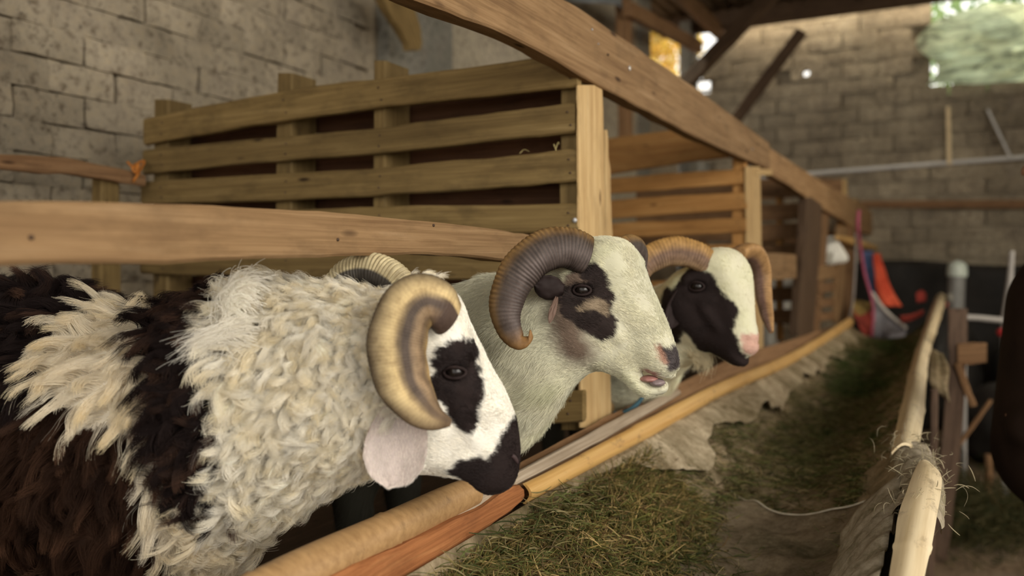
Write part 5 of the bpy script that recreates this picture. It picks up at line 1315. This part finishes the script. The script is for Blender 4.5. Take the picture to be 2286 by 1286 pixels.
horn('horn', hp((1365, 572, 1.52), (1388, 556, 1.55), (1412, 551, 1.59), (1430, 566, 1.63), (1430, 600, 1.66), (1415, 640, 1.68), (1400, 655, 1.69)), [.022, .023, .021, .018, .015, .010, .003], horn2c, ram2, .72, 40, .05, ref=tuple(Vector((0, 0, 1)) + CR * .3), n=160)
# small dark ear pricked back inside the horn's curl
ear('ear', at(1258, 648, 1.392), at(1192, 636, 1.386), Vector((0, 0, 1)) + CR * .2, .042, ram2, BLACK * 1.2, BLACK * 1.4, .25, .0, prof=[(0, .55), (.25, .9), (.5, 1), (.75, .85), (.92, .5), (1, .08)])
ear('ear_fold', at(1243, 662, 1.385), at(1226, 722, 1.385), CR, .012, ram2, np.array([.50, .33, .25]), np.array([.20, .13, .10]), .2)
eye(H2, 1300, 648, ram2, .06, .0120, open_=.66)
eye(H2, 1300, 648, ram2, .06, .0135, side=-1)
# brows, gum and tongue of the open mouth
def lobe(name, c, s, mat, parent, ax):
    bm = bmesh.new(); bmesh.ops.create_icosphere(bm, subdivisions=3, radius=1)
    for v in bm.verts:
        k = 1 + .08 * mnoise.noise(v.co * 2); p = ax[0] * (v.co.x * s[0] * k) + ax[1] * (v.co.y * s[1] * k) + ax[2] * (v.co.z * s[2] * k); v.co = p
    me = bpy.data.meshes.new(name); bm.to_mesh(me); bm.free(); me.materials.append(mat); me.polygons.foreach_set('use_smooth', [True] * len(me.polygons))
    o = bpy.data.objects.new(name, me); COL.objects.link(o); place(o, Matrix.Translation(c), parent); return o
M_GUM = plain('gum', (.30, .14, .12), .35, .5, .2, 60, .2); M_TONGUE = plain('grey_tongue', (.20, .15, .15), .4, .5, .15, 60, .2)
hx = (H2.u, H2.v, H2.w)
lobe('tongue', H2.world(*H2.uv(1468, 853), .006), (.014, .007, .018), M_TONGUE, ram2, hx)
lobe('gum', H2.world(*H2.uv(1450, 845), .006), (.016, .006, .018), M_GUM, ram2, hx)
o, _, _ = tube('halter_cord', [at(1108, 672, 1.49), at(1112, 700, 1.475), at(1118, 735, 1.455), at(1126, 775, 1.43)], [.0028] * 4, plain('dark_cord', (.03, .05, .05), .8, .2), n=24, m=7)
tag(o, 'thin dark cord hanging on the neck of the bleating ram', 'cord')

# ------------------------------------------------------------------ ram 3: black cheek, broad white blaze, pink nose
rng = np.random.default_rng(13)
H3 = Head(1590, 690, 1.98, 36)
out3 = [(1545, 590), (1575, 562), (1610, 552), (1645, 562), (1668, 590), (1678, 630), (1682, 680), (1686, 720), (1692, 750), (1694, 775), (1684, 792), (1668, 798), (1672, 808), (1664, 818), (1640, 816), (1615, 803), (1590, 788), (1560, 775), (1530, 755), (1508, 720), (1500, 660), (1515, 615)]
pr3 = [rc(W3(-1.22, 2.60, 1.08), W3(-1.60, 2.62, 1.10), .19, .21, .05), rc(W3(-1.60, 2.62, 1.10), W3(-2.0, 2.62, 1.11), .21, .19, .05),
       rc(at(1540, 680, 2.03), at(1470, 745, 2.20), .075, .10, .05), rc(at(1470, 745, 2.20), at(1400, 800, 2.45), .10, .145, .06), rc(at(1400, 800, 2.45), W3(-1.22, 2.60, 1.08), .145, .19, .06),
       rc(at(1560, 760, 2.02), at(1520, 775, 2.06), .035, .05, .03)]
pr3 += legs((-1.18, -1.94), (2.50, 2.72), .92)
pr3.append(rc(W3(-2.16, 2.62, 1.18), W3(-2.2, 2.62, .98), .04, .02, .03))
pr3.append(inflate(H3, out3, [(1590, 590, .062), (1620, 600, .062), (1550, 640, .070), (1560, 700, .060), (1620, 680, .048), (1650, 730, .042), (1670, 770, .040), (1650, 805, .030), (1600, 770, .040), (1530, 700, .060)], .046, .03))
pr3 += head_extras(H3, (1556, 640), .062, (1670, 775))
pr3 += nostril(H3, [(1663, 752), (1672, 764), (1682, 770)], .036, .0055)
V3, Q3 = mesh_field('ram', pr3, .0050, M_SKIN); N3 = vnormals(V3, Q3)
patch3 = [(pp(H3, [(1530, 605), (1550, 594), (1575, 600), (1598, 618), (1612, 650), (1635, 675), (1642, 700), (1633, 735), (1645, 762), (1652, 795), (1690, 800), (1690, 835), (1640, 835), (1560, 800), (1545, 770), (1530, 745), (1500, 770), (1470, 740), (1480, 650), (1515, 640)], .050), BLACK * .9, lambda L: (L[:, 2] > .012) | (L[:, 2] < -.03)),
          (pp(H3, [(1645, 795), (1668, 798), (1700, 800), (1690, 840), (1630, 835)], .02), BLACK, None),
          (pp(H3, [(1658, 748), (1675, 748), (1710, 752), (1715, 790), (1685, 800), (1662, 790), (1656, 770)], .030), np.array([.62, .38, .30]), None)]
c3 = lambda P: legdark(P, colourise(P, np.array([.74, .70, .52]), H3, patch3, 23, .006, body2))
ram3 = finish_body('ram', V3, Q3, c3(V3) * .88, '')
tag(ram3, 'ram with black cheek, wide white blaze and pink nose in the second pen', 'sheep')
h3 = np.clip((H3.local(V3)[:, 0] + .40) / .05, 0, 1); near3 = np.where((N3 @ np.array(CF0)) < .45, 1.0, .2)
flow3 = lambda P: np.repeat(-np.array(H3.u)[None] + np.array([0, 0, .6])[None], len(P), 0)
short_fur('short_fur', V3, Q3, N3, c3, 60000, H3, ram3, rng, lambda P: .008 + .014 * np.clip((-H3.local(P)[:, 0] - .05) / .1, 0, 1), flow3, h3 * near3 + .02, .00028)
def horn3c(f, a):
    t = (1 - np.cos(a)) / 2; z = np.linspace(0, 1, 5); cc = np.array([(.42, .24, .08), (.36, .21, .08), (.17, .10, .065), (.22, .14, .09), (.40, .27, .15)])
    C = np.stack([np.interp(t, z, cc[:, i]) for i in range(3)], 1); dk = .5 + .5 * np.sin(f * 2 * np.pi * 40 + 1.5 * np.cos(a)); return C * (.72 + .28 * dk)[:, None]
horn('horn', hp((1578, 585, 1.94), (1550, 570, 1.93), (1510, 562, 1.92), (1470, 570, 1.91), (1435, 595, 1.90), (1418, 640, 1.90), (1425, 690, 1.91), (1450, 715, 1.92)), [.029, .032, .033, .032, .028, .022, .013, .003], horn3c, ram3, .7, 40, .05, ref=(0, 0, 1), n=200)
horn('horn', hp((1640, 572, 2.12), (1668, 562, 2.17), (1690, 578, 2.20), (1700, 615, 2.22), (1704, 660, 2.20), (1712, 705, 2.16), (1722, 742, 2.12)), [.030, .030, .027, .024, .021, .016, .006], lambda f, a: horn3c(f, a) * np.array([[.95, .95, 1.15]]), ram3, .7, 40, .04, ref=tuple(CR + Vector((0, 0, .5))), n=200)
ear('ear', at(1522, 645, 1.965), at(1494, 735, 1.965), CR, .045, ram3, BLACK * 1.5, BLACK * 1.5, .25, 0)
eye(H3, 1556, 640, ram3, .062, .0145, open_=.7)
eye(H3, 1556, 640, ram3, .062, .0145, side=-1)
o, _, _ = tube('cord', [at(1372, 922, 2.22), at(1385, 925, 2.2), at(1405, 916, 2.2), at(1422, 902, 2.2), at(1436, 885, 2.2)], [.006, .007, .007, .006, .005], plain('blue_cord', (.05, .12, .16), .7, .3), n=24, m=8); tag(o, 'dark blue cord against the chest of the ram in the second pen', 'cord')
tuft('chest_wool', H3, [at(1545, 775, 2.0), at(1520, 770, 2.03), at(1565, 780, 1.99)], 900, .045, [Vector((0, 0, -.8)) + CR * .4, Vector((0, 0, -.2))], (.66, .58, .40), ram3, seed=90, sp=.014, rad=.0004)

# ------------------------------------------------------------------ far white sheep
rng = np.random.default_rng(14)
H4 = Head(1862, 562, 6.25, 10)
out4 = [(1838, 532), (1852, 527), (1866, 530), (1876, 545), (1886, 560), (1893, 572), (1893, 582), (1884, 588), (1868, 590), (1850, 592), (1838, 590), (1832, 560)]
pr4 = [rc(at(1845, 562, 6.28), at(1830, 580, 6.5), .075, .10, .05), rc(at(1830, 580, 6.5), W3(-1.3, 6.5, 1.10), .10, .18, .06), rc(W3(-1.3, 6.5, 1.10), W3(-2.0, 6.55, 1.12), .19, .20, .05)] + legs((-1.25, -1.95), (6.42, 6.62), .92)
pr4.append(inflate(H4, out4, [(1850, 550, .07), (1870, 570, .055), (1888, 578, .045)], .045, .03))
V4, Q4 = mesh_field('sheep', pr4, .010, M_SKIN)
ram4 = finish_body('sheep', V4, Q4, colourise(V4, np.array([.78, .77, .70]), H4, [], 33), '')
tag(ram4, 'plain white sheep looking out of a far pen between two posts', 'sheep')
for s in (1, -1):
    c = H4.world(0.0, .015, s * .05); lobe('eye', c, (.013,) * 3, M_EYE, ram4, hx)
    ear('ear', H4.world(-.03, .01, s * .06), H4.world(-.06, -.09, s * .09), H4.u, .045, ram4, np.array([.35, .3, .26]), np.array([.5, .47, .4]))
# ================================================================== the person at the right edge
M_JACKET = plain('dark_brown_jacket', (.016, .009, .006), .9, .1, .25, 12, .5); M_TROUSER = plain('dark_trousers', (.020, .018, .018), .9, .1, .2, 14, .4)
M_FACE = plain('face_skin', (.28, .15, .09), .6, .3, .08, 30, .1); M_HAIR = plain('black_hair', (.012, .010, .010), .6, .3, .3, 90, .5); M_SHOE = plain('dark_shoe', (.03, .025, .02), .6, .3)
PX, PY_ = .268, 2.51
def pv(x, y, z): return Vector((PX + x, PY_ + y, z))       # faces -X, towards the trough
def figure(name, prims, mat, parent=None, h=.012):
    V, Q = mesh_field(name, prims, h, mat); c = V.mean(0); c[2] = V[:, 2].min()
    o = mkmesh(name, V - c, Q, mat, parent, Matrix.Translation(Vector(c))); return o
body = [rc(pv(0, -.10, 1.38), pv(0, .10, 1.38), .075, .075, .04), rc(pv(0, -.05, 1.30), pv(-.01, -.04, 1.00), .125, .115, .05), rc(pv(0, .05, 1.30), pv(-.01, .04, 1.00), .125, .115, .05),
        rc(pv(0, 0, 1.44), pv(-.01, 0, 1.56), .055, .052, .03)]
for s in (-1, 1):
    body += [rc(pv(0, s * .09, .98), pv(-.01, s * .10, .52), .095, .062, .04), rc(pv(-.01, s * .10, .52), pv(.01, s * .10, .10), .060, .040, .03), rc(pv(.01, s * .10, .05), pv(-.14, s * .11, .035), .045, .035, .03)]
PX -= .005
hd = [ell(pv(-.015, 0, 1.665), (Vector((1, 0, 0)), Vector((0, 1, 0)), Vector((0, 0, 1))), (.092, .075, .115), .02), ell(pv(-.055, 0, 1.61), (Vector((1, 0, 0)), Vector((0, 1, 0)), Vector((0, 0, 1))), (.045, .048, .05), .02),
      rc(pv(-.098, 0, 1.675), pv(-.118, 0, 1.645), .010, .014, .012), rc(pv(-.095, -.02, 1.615), pv(-.095, .02, 1.615), .008, .008, .01)]
for s in (-1, 1): hd += [ell(pv(0, s * .077, 1.66), (Vector((1, 0, 0)), Vector((0, 1, 0)), Vector((0, 0, 1))), (.018, .010, .030), .006), rc(pv(-.088, s * .03, 1.695), pv(-.080, s * .05, 1.695), .010, .008, .01)]
PX += .005
person = figure('person', body + hd, M_FACE, None, .010)
tag(person, 'person in dark brown jacket standing at the right edge of the aisle', 'person')
jk = [rc(pv(0, -.11, 1.385), pv(0, .11, 1.385), .092, .092, .04), rc(pv(0, -.05, 1.30), pv(-.02, -.05, .95), .155, .165, .05), rc(pv(0, .05, 1.30), pv(-.02, .05, .95), .155, .165, .05), rc(pv(.0, 0, 1.44), pv(0, 0, 1.47), .075, .07, .03)]
for s in (-1, 1): jk += [rc(pv(0, s * .19, 1.38), pv(.02, s * .235, 1.12), .070, .056, .03), rc(pv(.02, s * .235, 1.12), pv(-.11, s * .16, 1.02), .058, .055, .02)]
figure('jacket', jk, M_JACKET, person)
tr = []
for s in (-1, 1): tr += [rc(pv(0, s * .085, .96), pv(-.01, s * .10, .52), .120, .080, .04), rc(pv(-.01, s * .10, .52), pv(.01, s * .10, .10), .078, .060, .03)]
figure('trousers', tr, M_TROUSER, person)
PX -= .005
figure('hair', [ell(pv(.012, 0, 1.71), (Vector((1, 0, 0)), Vector((0, 1, 0)), Vector((0, 0, 1))), (.100, .086, .092), .02), ell(pv(.04, 0, 1.66), (Vector((1, 0, 0)), Vector((0, 1, 0)), Vector((0, 0, 1))), (.066, .080, .085), .02)], M_HAIR, person, .008)
PX += .005
for s in (-1, 1):
    figure('shoe', [rc(pv(.03, s * .10, .055), pv(-.16, s * .115, .042), .052, .042, .03)], M_SHOE, person)
    lobe('eye', pv(-.098, s * .033, 1.668), (.011, .011, .011), M_EYE, person, (Vector((1, 0, 0)), Vector((0, 1, 0)), Vector((0, 0, 1))))
    hand = [ell(pv(-.075, s * .15, 1.01), (Vector((1, 0, 0)), Vector((0, 1, 0)), Vector((0, 0, 1))), (.035, .018, .034), .015), rc(pv(-.09, s * .165, 1.02), pv(-.10, s * .155, 1.01), .028, .026, .02)]
    for k, (dz, l) in enumerate(((.026, .052), (.009, .060), (-.009, .056), (-.025, .044))):
        a = pv(-.085, s * .15, 1.0 + dz); b = a + Vector((-l * .4, -s * .004, -l * .4)); c = b + Vector((-l * .25, -s * .022, -.018)); hand += [rc(a, b, .0095, .0085, .006), rc(b, c, .0085, .007, .004)]
    a = pv(-.10, s * .145, 1.03); b = a + Vector((-.03, -s * .012, .016)); hand += [rc(a, b, .012, .010, .008), rc(b, b + Vector((-.026, -s * .006, -.004)), .010, .008, .004)]
    figure('hand', hand, M_FACE, person, .004)
